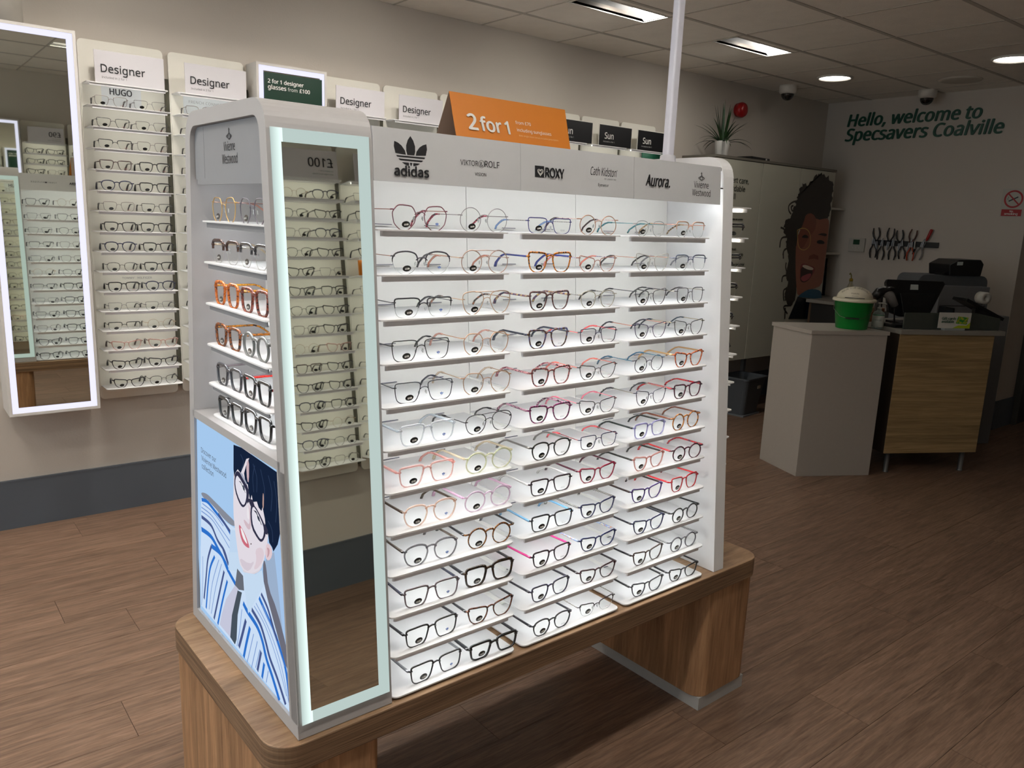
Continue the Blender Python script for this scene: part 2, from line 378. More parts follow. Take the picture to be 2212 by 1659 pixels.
# recessed lights; the unseen ones are added to brighten the room
DARKREF = mat('#1c1916', 0.55, var=0.3, vs=8)
nvis = 0
for (tx, ty) in troughs:
    vis = ty > 2 and tx > 2
    lab = {3.648: 'long recessed ceiling light with a lit end, second from the window side', 2.448: 'long recessed ceiling light with a lit end, at the top edge of the view'}.get(tx) if vis else 'added long recessed ceiling light, unseen, brightening the room, %s, %s row' % ({-2.352: 'first', -1.152: 'second', 0.048: 'third', 1.248: 'fourth', 0.648: 'third', -0.552: 'second', -1.752: 'first'}[tx], 'back' if ty > 2 else ('middle' if ty > 1 else 'front'))
    t = thing('ceiling_light', lab, 'ceiling light', (tx+0.012, ty+0.06, H+0.003), group='long recessed ceiling lights')
    fr = MB(); fr.box(-0.006, -0.006, -0.004, 0.582, 0.002, 0.0); fr.box(-0.006, 0.178, -0.004, 0.582, 0.186, 0.0); fr.box(-0.006, 0.002, -0.004, 0.002, 0.178, 0.0); fr.box(0.574, 0.002, -0.004, 0.582, 0.178, 0.0)
    fr.build('rim', mat('#d8d4cc', 0.4), t)
    rb = MB(); rb.box(0.0, -0.004, 0, 0.576, 0.0, 0.10); rb.box(0, 0.18, 0, 0.576, 0.184, 0.10); rb.box(-0.004, 0, 0, 0.0, 0.18, 0.10); rb.box(0.576, 0, 0, 0.58, 0.18, 0.10); rb.box(0, 0, 0.096, 0.576, 0.18, 0.10)
    rb.build('reflector', DARKREF, t)
    if vis:
        MB().prism([(0.43, 0.085), (0.574, 0.004), (0.574, 0.085)], 0.004, 0.176, 'y').build('lamp', emat('#fffaf2', K_TROUGH*0.5), t)
        MB().box(0.002, 0.168, 0.01, 0.43, 0.178, 0.03).build('reflector_edge', mat('#4d443a', 0.6), t)
    else:
        MB().box(0.02, 0.02, 0.06, 0.556, 0.16, 0.09).build('lamp', emat('#fff8ee', K_TROUGH), t)  # added unseen fixture: the whole panel emits
    if ty > 2:
        ld_ = bpy.data.lights.new('recessed_spot', 'SPOT'); ld_.energy = K_WASH; ld_.spot_size = 2.5; ld_.spot_blend = 1.0; ld_.shadow_soft_size = 0.06; ld_.color = (1.0, 0.95, 0.87)
        lo = bpy.data.objects.new('recessed_spot', ld_); COL.objects.link(lo); lo.parent = t; lo.location = (0.29, 0.09, 0.0); lo.rotation_euler = (0.62, 0, 0)
def downlight(x, y, lab, k, r=0.125):
    t = thing('downlight', lab, 'ceiling light', (x, y, H-0.001), group='round recessed downlights')
    MB().lathe([(r, 0.004), (r, -0.006), (r-0.014, -0.008), (r-0.016, 0.002)], 32).build('rim', mat('#e4e0d8', 0.4), t, True)
    MB().lathe([(0.0, 0.001), (r-0.016, 0.001)], 32).build('lamp', emat('#fff9f0', k), t)
downlight(5.18, 3.25, 'round lit downlight nearest the back corner of the ceiling', K_DOWN)
downlight(5.25, 2.08, 'round lit downlight at the right edge of the ceiling', K_DOWN)
# pale ceiling disc (speaker)
sp = thing('ceiling_speaker', 'flat pale disc on the ceiling behind the right-hand camera dome', 'speaker', (5.79, 2.62, H))
MB().lathe([(0.0, -0.008), (0.12, -0.008), (0.14, -0.004), (0.145, 0.004)], 40).build('cover', mat('#c9c2b6', 0.6), sp, True)
def dome(x, y, lab):
    t = thing('security_camera', lab, 'security camera', (x, y, H))
    MB().lathe([(0.066, 0.004), (0.068, -0.01), (0.066, -0.05), (0.052, -0.062), (0.05, -0.062)], 32).build('base', mat('#d6d0c6', 0.4), t, True)
    MB().lathe([(0.052, -0.06)]+[(0.05*math.cos(a), -0.062-0.05*math.sin(a)) for a in [PI/2*i/8 for i in range(0, 9)]], 32).build('dome', mat('#0d0d0e', 0.08, coat=1.0), t, True)
dome(5.28, 3.70, 'white dome camera with black lens near the red sounder')
dome(6.08, 2.98, 'white dome camera with black lens above the green wall lettering')

# ================================================================== EYEGLASSES
CTRL = {
 'rect': [(-1, .50), (-.94, .86), (-.55, 1), (.3, 1), (.88, .98), (1, .72), (.97, .05), (.84, -.62), (.5, -.95), (-.1, -1), (-.52, -.92), (-.77, -.55), (-.91, .0)],
 'square': [(-1, .48), (-.90, .84), (-.45, 1), (.3, 1), (.84, .95), (1, .62), (.97, 0), (.84, -.62), (.45, -.96), (-.05, -1), (-.50, -.92), (-.80, -.55), (-.94, .0)],
 'way': [(-1, .42), (-.88, .82), (-.40, .97), (.3, 1), (.86, 1), (1.01, .72), (.96, .1), (.78, -.58), (.38, -.94), (-.05, -1), (-.48, -.90), (-.78, -.52), (-.94, -.02)],
 'cat': [(-1, .30), (-.88, .66), (-.45, .82), (.2, .93), (.84, 1.06), (1.03, .86), (.97, .32), (.78, -.40), (.40, -.88), (-.02, -1), (-.48, -.92), (-.80, -.52), (-.96, -.08)],
 'panto': [(-1, .28), (-.84, .76), (-.38, .98), (.2, 1), (.74, .84), (1, .42), (.96, -.08), (.74, -.62), (.36, -.93), (0, -1), (-.40, -.93), (-.78, -.58), (-.96, -.1)],
 'avia': [(-1, .45), (-.80, .86), (-.3, 1), (.4, 1), (.90, .84), (1.02, .48), (.95, -.1), (.70, -.66), (.3, -.95), (0, -1), (-.4, -.82), (-.75, -.38), (-.95, .08)],
}
def outline(shape, w_, h_, side=1):
    """lens outline points (outward = +x times side), z up, centred"""
    if shape == 'round': P = [(math.cos(2*PI*i/39), math.sin(2*PI*i/39)) for i in range(39)]
    elif shape == 'hex':
        P = [(-1, .28), (-.66, .92), (.52, 1), (1.0, .40), (.84, -.50), (.34, -1), (-.36, -1), (-.86, -.45)]
        for _ in range(2):
            Q = []
            for i in range(len(P)):
                a, b = P[i], P[(i+1) % len(P)]; k = 0.16 if _ == 0 else 0.25
                Q += [(a[0]*(1-k)+b[0]*k, a[1]*(1-k)+b[1]*k), (a[0]*k+b[0]*(1-k), a[1]*k+b[1]*(1-k))]
            P = Q
    else:
        C = CTRL[shape]; n = len(C); P = []
        for i in range(n):
            p0, p1, p2, p3 = C[i-1], C[i], C[(i+1) % n], C[(i+2) % n]
            for q in range(3):
                t = q/3; P.append(tuple(0.5*((2*p1[j])+(p2[j]-p0[j])*t+(2*p0[j]-5*p1[j]+4*p2[j]-p3[j])*t*t+(3*p1[j]-p0[j]-3*p2[j]+p3[j])*t*t*t) for j in (0, 1)))
    return [(0.5*w_*x*side, 0.5*h_*z) for x, z in P]
GM = {}
def gm(spec):
    """material from a short spec: k:#hex solid, m:#hex metal, c:#hex clear, t:... mottled, s:... striped"""
    if spec in GM: return GM[spec]
    k, v = spec.split(':')
    if k == 'k': r = mat(v, 0.18, var=0.08, coat=0.5)
    elif k == 'm': r = mat(v, 0.28, metal=0.75, var=0.02)
    elif k == 'c': r = clearmat(v, 0.24)
    elif k == 't': r = spotmat(v.split(','), 90)
    elif k == 's': r = spotmat(v.split(','), 55, stripes=True)
    GM[spec] = r; return r
LENS = lensmat('#fdfefd', 0.045)
TAGM = mat('#0b0b0c', 0.25, coat=0.6); PADM = clearmat('#eef0f0', 0.3)
FMESH = {}
def glasses_meshes(shape, w_, h_, style, rim, tem, tip):
    key = (shape, w_, h_, style, rim, tem, tip)
    if key in FMESH: return FMESH[key]
    thick = {'m': 0.0010, 'n': 0.0007, 'a': 0.0018, 'A': 0.0029, 'b': 0.0030, 's': 0.0014, 'd': 0.0010}[style]
    dep = {'m': 0.0010, 'n': 0.0008, 'a': 0.0019, 'A': 0.0030, 'b': 0.0026, 's': 0.0013, 'd': 0.0010}[style]
    br = 0.017 if style in 'aAb' else 0.018
    hb = h_/2+thick*0.5
    w_ *= 1.10; h_ *= 1.09
    cx = br/2+w_/2+thick*0.4
    mb = MB(); lens = []
    for side in (-1, 1):
        P = outline(shape, w_, h_, side); n = len(P)
        lens.append([(cx*side+x, z+hb) for x, z in P])
        pts = [(cx*side+x, 0, z+hb) for x, z in P]; tops = [z/(h_/2) for x, z in P]
        if style in 'aA': rad = [thick*(1.0+0.40*max(0, t)-0.20*max(0, -t)) for t in tops]
        else: rad = [thick*(1.0+0.25*max(0, t)) for t in tops]
        if style in 'bs':
            cut = -0.05 if style == 's' else 0.05
            on = [t > cut for t in tops]; st_ = next(i for i in range(n) if on[i] and not on[i-1])
            order = []; i = st_
            while on[i % n]: order.append(i % n); i += 1
            low = [j % n for j in range(i, st_+n)]
            rr_ = [rad[j]*(0.6 if q < 2 or q > len(order)-3 else 1) for q, j in enumerate(order)]
            mb.tube([pts[j] for j in order], rr_, 6, 0, r2=dep)
            mb.tube([pts[j] for j in [order[-1]]+low+[order[0]]], 0.0007, 4, 1 if style == 'b' else 2, r2=0.0006)
        else: mb.tube(pts, rad, 6, 0, closed=True, r2=dep)
    # bridge
    zi = hb+0.30*h_ if style in 'aAb' else hb+0.18*h_
    bx = br/2+(0.06*w_ if shape in ('round', 'hex', 'panto') else 0.02*w_)+thick*0.6
    tk = thick*(1.3 if style in 'aAb' else 0.95)
    mb.tube([(-bx, 0, zi-0.003), (-bx*0.6, -0.001, zi+0.0015), (0, -0.0015, zi+0.003), (bx*0.6, -0.001, zi+0.0015), (bx, 0, zi-0.003)], tk, 6, 0, r2=dep)
    if style == 'd':
        zt = hb+0.5*h_*0.97; mb.tube([(-cx*0.86, -0.001, zt), (0, -0.002, zt+0.001), (cx*0.86, -0.001, zt)], 0.0009, 5, 0)
    # end pieces
    zh = hb+h_*(0.30 if style in 'aAbsm' else 0.18)
    xo = cx+w_/2*(0.93 if shape in ('round', 'panto', 'hex', 'avia') else 1.0); xh = max(xo+0.0045, 0.0690)
    if shape == 'cat': zh += 0.10*h_
    for sd in (-1, 1):
        mb.tube([(sd*(xo-0.003), 0, zh), (sd*(xh-0.002), -0.0003, zh+0.0003), (sd*xh, 0.003, zh)], [thick*1.2, thick*1.3, thick*1.1] if style in 'aAb' else [0.0013]*3, 6, 0, r2=max(dep, 0.0012))
    front = mb.mesh('frame_front', [gm(rim), gm('m:#b8b6b2'), clearmat('#e8ecec', 0.25)], True)
    # lenses
    lm = []
    for L in lens:
        v = [(x, -0.0002, z) for x, z in L]; me = bpy.data.meshes.new('lens'); me.from_pydata(v, [], [tuple(range(len(v)))]); me.materials.append(LENS); lm.append(me)
    # temples: flat bars with curved tips
    tms = []
    thin = style in 'mnsd'
    for sd in (-1, 1):
        t = MB(); N_ = 12; pts = []; hh = []
        for i in range(N_):
            s_ = i/(N_-1); y = 0.003+0.132*s_
            drop = 0 if y < 0.09 else ((y-0.09)/0.045)**1.35*(zh-0.004)
            x = sd*(xh-0.006*s_+0.002*math.sin(PI*s_))
            pts.append((x, min(y, 0.128), max(0.003, zh-drop)))
            if thin: hh.append(0.0012 if s_ < 0.5 else (0.0042 if s_ < 0.75 else 0.0030))
            elif style == 'A': hh.append(0.0062-0.0024*s_)
            else: hh.append(0.0046-0.0010*math.sin(PI*s_))
        k = 7 if thin else N_
        t.tube(pts[:k], hh[:k], 6, 0, r2=0.0010 if thin else 0.0024)
        if thin: t.tube(pts[k-1:], [h*1.0 for h in hh[k-1:]], 6, 1, r2=0.0020)
        tms.append(t.mesh('temple', [gm(tem), gm(tip)], True))
    pads = None
    if style in 'mnsdb':
        pb = MB()
        for sd in (-1, 1):
            pb.tube([(sd*(bx+0.0005), 0.001, zi-0.006), (sd*(bx-0.001), 0.006, zi-0.007), (sd*(bx-0.0025), 0.007, zi-0.010)], 0.0005, 4, 0)
            pb.tube([(sd*(bx-0.0035), 0.006, zi-0.006), (sd*(bx-0.0025), 0.0068, zi-0.010), (sd*(bx-0.0012), 0.006, zi-0.015)], [0.001, 0.0028, 0.0012], 6, 1, r2=0.001)
        pads = pb.mesh('nose_pads', [gm('m:#c2c0bc'), PADM], True)
    FMESH[key] = (front, lm, tms, pads, cx, hb, h_); return FMESH[key]
tag_me = MB().prism([(0.0098*math.cos(2*PI*i/20), 0.0062*math.sin(2*PI*i/20)) for i in range(20)], -0.0008, -0.0003, 'y').mesh('price_tag', TAGM)
def glasses(spec, label, loc, rotz, group, price='£100', demo=None, demo_m=None, tagged=True, pads=True, detail=True, tagdx=0.0, tscale=1.0):
    shape, w_, h_, style, rim, tem, tip = spec
    fr_, lm, tms, pm, cx, hb, hh = glasses_meshes(*spec)
    g = thing('eyeglasses', label, 'glasses', loc, (0, 0, rotz), group)
    link('frame_front', fr_, g)
    for l in lm: link('lens', l, g)
    for t in tms: link('temple', t, g).scale = (1, tscale, 1)
    if pm and pads: link('nose_pads', pm, g)
    if tagged:
        tp = link('price_tag', tag_me, g, (-cx+0.004+tagdx, 0, hb-hh/2+0.0115), (0, -0.12, 0))
        if detail and price: text(price, (0.0, -0.0010, -0.0021), 0.0098, LETTW, tp, name='price_lettering', bold=0.015, center=True, hscale=1.05)
    if detail and demo == 'leaf':
        link('lens_emblem', leaf_me, g, (cx+0.004, -0.0006, hb-hh/2+0.011))
    elif detail and demo:
        text(demo, (cx+0.004, -0.0006, hb-hh/2+0.006), 0.013, demo_m or mat('#8a8c90', 0.6), g, name='lens_lettering', center=True)
    return g
# three-leaf sports emblem used on header and demo lenses
def leaf_shapes():
    out = []
    def leaf(pts): out.append(pts)
    mid = [(0, 1.0), (0.10, 0.84), (0.165, 0.62), (0.165, 0.42), (0.13, 0.27), (-0.13, 0.27), (-0.165, 0.42), (-0.165, 0.62), (-0.10, 0.84)]
    leaf(mid)
    side = [(0.60, 0.75), (0.62, 0.55), (0.57, 0.30), (0.19, 0.27), (0.22, 0.42), (0.34, 0.60), (0.47, 0.70)]
    leaf(side); leaf([(-x, y) for x, y in side][::-1])
    def band(y0, y1, w0, w1): leaf([(-w0, y0), (-w1, y1), (w1, y1), (w0, y0)])
    band(0.22, 0.165, 0.545, 0.51); band(0.095, 0.035, 0.46, 0.405)
    leaf([(-0.335, -0.035), (-0.25, -0.10), (-0.12, -0.15), (-0.085, -0.155), (-0.085, -0.035)])
    leaf([(0.335, -0.035), (0.085, -0.035), (0.085, -0.155), (0.12, -0.15), (0.25, -0.10)])
    leaf([(-0.05, -0.035), (0.0, -0.165), (0.05, -0.035)])
    return out
lf = MB()
for P in leaf_shapes(): lf.prism([(x*0.0062, y*0.0062) for x, y in P], -0.0003, 0, 'y')
leaf_me = lf.mesh('lens_emblem', ADHB)
ORD = ['top', 'second', 'third', 'fourth', 'fifth', 'sixth', 'seventh', 'eighth', 'ninth', 'tenth', 'eleventh', 'twelfth', 'thirteenth', 'fourteenth', 'fifteenth']

# ================================================================== DISPLAY STAND
TH = 0.0157; SX, SY = 0.0554, 1.1805
ZP = 0.4614; MS = 0.0809; D = 0.6205; WL = 0.2109; XI = 1.3276; WE = 1.3741
yf = lambda z: MS*(z-ZP)
stand = thing('display_stand', 'tall white A-frame stand of lit shelves on a wooden bench base', 'display stand', (SX, SY, 0), (0, 0, TH))
def W(x, y, z):  # stand frame to world
    c, s_ = math.cos(TH), math.sin(TH); return (SX+c*x-s_*y, SY+s_*x+c*y, z)
TILT = math.atan(MS)
# bench
sl = bevel(MB().prism(rrect(-0.057, -0.012, 1.566, 0.634, 0.06, k=8), ZP-0.062, ZP-0.0015).build('bench_top', [OAKTOP], stand), 0.003)
sl.data.materials.append(OAKEDGE)
for p in sl.data.polygons:
    if abs(p.normal.z) < 0.5: p.material_index = 1
for xa, xb, nm in ((-0.050, 0.193, 0), (1.305, 1.556, 1)):
    o = MB().prism(rrect(xa, -0.004, xb, 0.626, 0.045, k=8), 0.042, ZP-0.062).build('bench_leg', OAKSIDE, stand)
    bevel(o, 0.0025)
    MB().box(xa+0.010, 0.0, 0.0, xb-0.010, 0.60, 0.042).build('plinth', mat('#b0b0ae', 0.45), stand)
# end box: hollow arch of white metal
ZT = 1.672
def arch(off, zb, r, k=8):
    """rounded trapezoid of the A-frame in (y, z), inset by off"""
    zt = ZT-off; yl0 = yf(zb)+off; yl1 = yf(zt-r)+off
    pts = [(yl0, zb), (D-yl0, zb), (D-yl1, zt-r)]
    for i in range(1, k+1):
        a = PI/2*i/k; pts.append((D-yl1-MS*r*0.3-r*(1-math.cos(a)), zt-r+r*math.sin(a)))
    for i in range(0, k):
        a = PI/2*(k-i)/k; pts.append((yl1+MS*r*0.3+r*(1-math.cos(a)), zt-r+r*math.sin(a)))
    pts.append((yl1, zt-r)); return pts
def ring(mb, po, pi_, x0, x1, mi=0):
    n = len(po); v = [(x0, a, b) for a, b in po]+[(x0, a, b) for a, b in pi_]+[(x1, a, b) for a, b in po]+[(x1, a, b) for a, b in pi_]
    f = []
    for i in range(n):
        j = (i+1) % n
        f += [(i, j, n+j, n+i), (2*n+i, 3*n+i, 3*n+j, 2*n+j), (i, 2*n+i, 2*n+j, j), (n+i, n+j, 3*n+j, 3*n+i)]
    mb.add(v, f, mi)
po = arch(0, ZP, 0.055); pi_ = arch(0.030, ZP+0.030, 0.03)
bx = MB(); ring(bx, po, pi_, 0.0, WL-0.006)
bx.prism(po, WL-0.006, WL, 'x')
bx.box(0.0, yf(1.0)+0.02, 0.994, 0.17, D-yf(1.0)-0.02, 1.012)
bx.build('end_housing', SATIN, stand)
MB().prism([(yf(1.012)+0.02, 1.012), (D-yf(1.012)-0.02, 1.012), (D-yf(1.62)-0.02, 1.645), (yf(1.62)+0.02, 1.645)], 0.17, 0.176, 'x').build('recess_back', BACKP, stand)
for yy in (0, 1):
    a = yf(1.0)+0.030; b = yf(1.62)+0.030
    v = [(0.003, a, 1.012), (0.17, a, 1.012), (0.17, b, 1.64), (0.003, b, 1.64)]
    if yy: v = [(x, D-y, z) for x, y, z in v]
    MB().add(v, [(0, 1, 2, 3)]).build('recess_lining', BACKP, stand)
# mirrors front and back with frosted lit border
FROST, ntf, outf = newmat('frosted_lit_glass')
em = N(ntf, 'ShaderNodeEmission'); tcf = N(ntf, 'ShaderNodeTexCoord'); sp_ = N(ntf, 'ShaderNodeSeparateXYZ'); ntf.links.new(tcf.outputs['Object'], sp_.inputs[0])
# edge-lit glass: brighter next to the hidden strip along the inner edge
gr = N(ntf, 'ShaderNodeMapRange'); ntf.links.new(sp_.outputs[0], gr.inputs[0]); gr.inputs[1].default_value = 0.006; gr.inputs[2].default_value = 0.027; gr.inputs[3].default_value = 0.66; gr.inputs[4].default_value = 1.25
ab = N(ntf, 'ShaderNodeMath', operation='GREATER_THAN'); ab.inputs[1].default_value = 0.03; ntf.links.new(sp_.outputs[0], ab.inputs[0])
mx = N(ntf, 'ShaderNodeMix'); mx.data_type = 'FLOAT'; ntf.links.new(ab.outputs[0], mx.inputs[0]); ntf.links.new(gr.outputs[0], mx.inputs[2]); mx.inputs[3].default_value = 0.68
em.inputs[0].default_value = rgb('#d9ede8'); ntf.links.new(mx.outputs[0], em.inputs[1]); ntf.links.new(em.outputs[0], outf.inputs[0])
def mirror_face(back):
    zz = [(0.492, 1.619), (0.516, 1.595)]; xx = [(0.007, 0.2035), (0.027, 0.178)]
    def P(x, z, o): y = yf(z)-o-(0.0038*(1.619-z)/1.127 if o > 0 else 0); return (x, D-y, z) if back else (x, y, z)
    o_ = 0.0012; v = []
    for (x0, x1), (z0, z1) in zip(xx, zz): v += [P(x0, z0, o_), P(x1, z0, o_), P(x1, z1, o_), P(x0, z1, o_)]
    MB().add(v, [(0, 1, 5, 4), (1, 2, 6, 5), (2, 3, 7, 6), (3, 0, 4, 7)]).build('lit_border', FROST, stand)
    v = [P(xx[1][0], zz[1][0], o_), P(xx[1][1], zz[1][0], o_), P(xx[1][1], zz[1][1], o_), P(xx[1][0], zz[1][1], o_)]
    v2 = [P(xx[1][0], zz[1][0], -0.003), P(xx[1][1], zz[1][0], -0.003), P(xx[1][1], zz[1][1], -0.003), P(xx[1][0], zz[1][1], -0.003)]
    MB().add(v+v2, [(0, 1, 2, 3), (0, 4, 5, 1), (1, 5, 6, 2), (2, 6, 7, 3), (3, 7, 4, 0)]).build('mirror_glass', MIRROR, stand)
mirror_face(False); mirror_face(True)
# far end panel
MB().prism(arch(0, ZP, 0.055), XI, WE, 'x').build('end_panel', WHITE, stand)
# back panels, top cover, headers, shelves on both sides
xs_p = [WL+0.0005, 0.578, 0.9445, XI-0.0005]
STRIP_S = emat('#fbfdfc', K_LED_STAND); STRIP_W = emat('#fffaee', K_LED_WALL); STRIP_E = emat('#fff6e2', K_LED_END)
zrow = [1.4476-0.0890*k for k in range(12)]
cols_x = [(0.2145, 0.5555), (0.5755, 0.917), (0.9385, 1.2798)]
SH = {}
ENDG = mat('#8f9195', 0.5, var=0.02)
def shelf_mesh(wd, dp, r=0.016, th=0.0032):
    key = (round(wd, 4), round(dp, 4))
    if key in SH: return SH[key]
    tray = MB().prism(rrect(0, 0, wd, dp, r, (1, 1, 0, 0)), -th, 0).mesh('shelf', WHITE)
    bar = MB().prism(rrect(0.014, 0.007, wd-0.016, 0.0115, 0.004, (1, 1, 0, 0), 2), -th-0.0112, -th-0.0002); barm = bar.mesh('light_bar', BARG)
    led = MB().box(0.032, 0.0117, -th-0.0090, wd-0.030, 0.0175, -th-0.0004)
    SH[key] = (tray, barm, led); return SH[key]
def shelf(parent, x0, x1, y, z, dp, ledm, rot=0.0, bar=True, greybar=False):
    tray, barm, led = shelf_mesh(x1-x0, dp)
    s_ = link('shelf', tray, parent, (x0, y, z), (0, 0, rot))
    if bar:
        if greybar:
            if 'g' not in SH: SH['g'] = barm.copy(); SH['g'].materials.clear(); SH['g'].materials.append(ENDG)
            barm = SH['g']
        link('light_bar', barm, s_)
        k = (round(x1-x0, 4), ledm.name)
        if k not in SH: SH[k] = led.mesh('light_strip', ledm)
        link('light_strip', SH[k], s_)
    return s_
slot_me = MB().box(0, 0, 0, 0.042, 0.003, 0.0016).mesh('bracket_slot', mat('#5a5a68', 0.5))
def side(back):
    def Y(y): return D-y if back else y
    for i in range(3):
        x0, x1 = xs_p[i]+0.0008, xs_p[i+1]-0.0008; z0, z1 = ZP, 1.636
        v = [(x0, Y(yf(z0)+0.2), z0), (x1, Y(yf(z0)+0.2), z0), (x1, Y(yf(z1)+0.2), z1), (x0, Y(yf(z1)+0.2), z1)]
        v += [(x, y+(-0.006 if back else 0.006), z) for x, y, z in v]
        MB().add(v, [(0, 1, 2, 3), (7, 6, 5, 4), (0, 4, 5, 1), (1, 5, 6, 2), (2, 6, 7, 3), (3, 7, 4, 0)]).build('back_panel', BACKP, stand)
        hx = [(WL+0.001, 0.5824), (0.5832, 0.9552), (0.956, 1.3142)][i]
        v = []
        for (o, zz) in ((0, (1.5395, 1.6414)), (0.006, (1.5395, 1.6414))):
            v += [(hx[0], Y(yf(zz[0])+o), zz[0]), (hx[1], Y(yf(zz[0])+o), zz[0]), (hx[1], Y(yf(zz[1])+o), zz[1]), (hx[0], Y(yf(zz[1])+o), zz[1])]
        hd = MB().add(v, [(0, 1, 2, 3), (7, 6, 5, 4), (0, 4, 5, 1), (1, 5, 6, 2), (2, 6, 7, 3), (3, 7, 4, 0)]).build('header_panel', HEADG, stand)
        if not back: HD.append(hd)
        else: HB_.append(hd)
        for k, z in enumerate(zrow):
            ca, cb = cols_x[i]
            if back: back_shelf(ca, cb, z, k)
            else:
                s_ = shelf(stand, ca, cb, yf(z), z, 0.196, STRIP_S, 0, k < 11)
                for xs_ in (0.106, 0.236): link('bracket_slot', slot_me, s_, (xs_, 0.190, 0.006))
    # hidden strip behind the header
    MB().box(WL+0.02, Y(yf(1.55)+0.012)-0.004, 1.552, XI-0.02, Y(yf(1.55)+0.012)+0.004, 1.556).build('light_strip', STRIP_S, stand)
def back_shelf(ca, cb, z, k):
    tray, barm, led = shelf_mesh(cb-ca, 0.196)
    s_ = link('shelf', tray, stand, (cb, D-yf(z), z), (0, 0, PI))
    if k < 11:
        link('light_bar', barm, s_)
        link('light_strip', SH[(round(cb-ca, 4), STRIP_S.name)], s_) if (round(cb-ca, 4), STRIP_S.name) in SH else None
HD = []; HB_ = []
side(False); side(True)
MB().box(WL, yf(1.64)+0.006, 1.632, XI, D-yf(1.64)-0.006, 1.640).build('top_cover', SATIN, stand)
MB().box(1.3150, yf(1.585)+0.001, 1.583, XI, yf(1.585)+0.006, 1.586).build('header_clip', BLACK, stand)
# header lettering
def htext(i, s, x, z, wd, hd=None, **kw): text(s, (x, yf(z)-0.0006, z), wd, kw.pop('m', INK), HD[i], (PI/2-TILT, 0, 0), **kw)
tf = MB()
for P in leaf_shapes(): tf.prism([(x*0.062, y*0.0498) for x, y in P], -0.0006, 0, 'y')
o = tf.build('leaf_emblem', INK, HD[0], loc=(0.2975, yf(1.580), 1.5800), rot=(-TILT, 0, 0))
htext(0, 'adidas', 0.257, 1.5520, 0.082, bold=0.028, hscale=0.98)
htext(0, 'VIKTOR', 0.4185, 1.5835, 0.0462, hscale=1.15); htext(0, 'ROLF', 0.4825, 1.5835, 0.0400, hscale=1.05)
htext(0, '&', 0.4695, 1.5835, 0.0085)
cr_ = MB().tube([(0.0078*math.cos(2*PI*i/24), -0.0004, 0.0078*math.sin(2*PI*i/24)) for i in range(24)], 0.0004, 4, closed=True).build('ring_emblem', INK, HD[0], loc=(0.4738, yf(1.588), 1.5888))
htext(0, 'VISION', 0.4560, 1.5640, 0.030)
htext(1, 'ROXY', 0.6550, 1.5735, 0.0590, bold=0.025, hscale=1.25)
sq = MB().box(-0.0135, -0.0006, -0.0125, 0.0135, 0, 0.0125).build('square_emblem', INK, HD[1], loc=(0.6385, yf(1.585)-0.0002, 1.5845), rot=(-TILT, 0, 0))
def heart(k): return [(k*0.06*16*math.sin(t)**3, k*0.06*(13*math.cos(t)-5*math.cos(2*t)-2*math.cos(3*t)-math.cos(4*t))) for t in [2*PI*i/28 for i in range(28)]]
MB().tube([(x+0.002, -0.0010, z-0.001) for x, z in heart(0.0085)], 0.0007, 4, closed=True).tube([(x+0.002, -0.0010, z-0.001) for x, z in heart(0.0052)], 0.0006, 4, closed=True).build('heart_outline', LETTW, sq)
htext(1, 'Cath Kidston', 0.8010, 1.5880, 0.0900, shear=0.25, hscale=1.75, bold=0.0); htext(1, '°', 0.8915, 1.598, 0.003)
htext(1, 'EST. LONDON 1993', 0.8490, 1.5795, 0.040); htext(1, 'Eyewear', 0.8270, 1.5630, 0.0370)
htext(2, 'Aurora.', 0.9980, 1.5740, 0.0950, shear=0.3, hscale=1.45, bold=0.004)
htext(2, 'Vivienne', 1.1950, 1.5800, 0.0640, hscale=1.5, bold=-0.002); htext(2, 'Westwood', 1.1880, 1.5590, 0.0800, hscale=1.45, bold=-0.002)
def orb(parent, loc, rot, k=1.0, nm='orb_emblem'):
    mb = MB().tube([(0.0055*k*math.cos(2*PI*i/16), 0, 0.0055*k*math.sin(2*PI*i/16)) for i in range(16)], 0.0007*k, 4, closed=True)
    mb.tube([(0.0115*k*math.cos(2*PI*i/20), -0.0003, 0.0035*k*math.sin(2*PI*i/20)) for i in range(20)], 0.0006*k, 4, closed=True)
    mb.tube([(0, 0, 0.005*k), (0, 0, 0.014*k)], 0.0007*k, 4).tube([(-0.0025*k, 0, 0.0115*k), (0.0025*k, 0, 0.0115*k)], 0.0007*k, 4)
    return mb.build(nm, mat('#4c4c50', 0.5), parent, loc=loc, rot=rot)
orb(HD[2], (1.2270, yf(1.605)-0.0004, 1.6065), (-TILT, 0, 0), 1.1)
def btext(i, s, xr, z, wd, **kw): text(s, (xr, D-yf(z)+0.0006, z), wd, INK, HB_[i], (PI/2-TILT, 0, PI), **kw)
btext(0, 'TOMMY', 0.415, 1.586, 0.052, sp=1.3); btext(0, 'HILFIGER', 0.345, 1.586, 0.075, sp=1.3)
MB().box(0.348, D-yf(1.59)-0.0002, 1.586, 0.360, D-yf(1.59)+0.0008, 1.594).build('flag_emblem', INK, HB_[0])
btext(0, 'CARRERA', 0.570, 1.583, 0.085, bold=0.03)
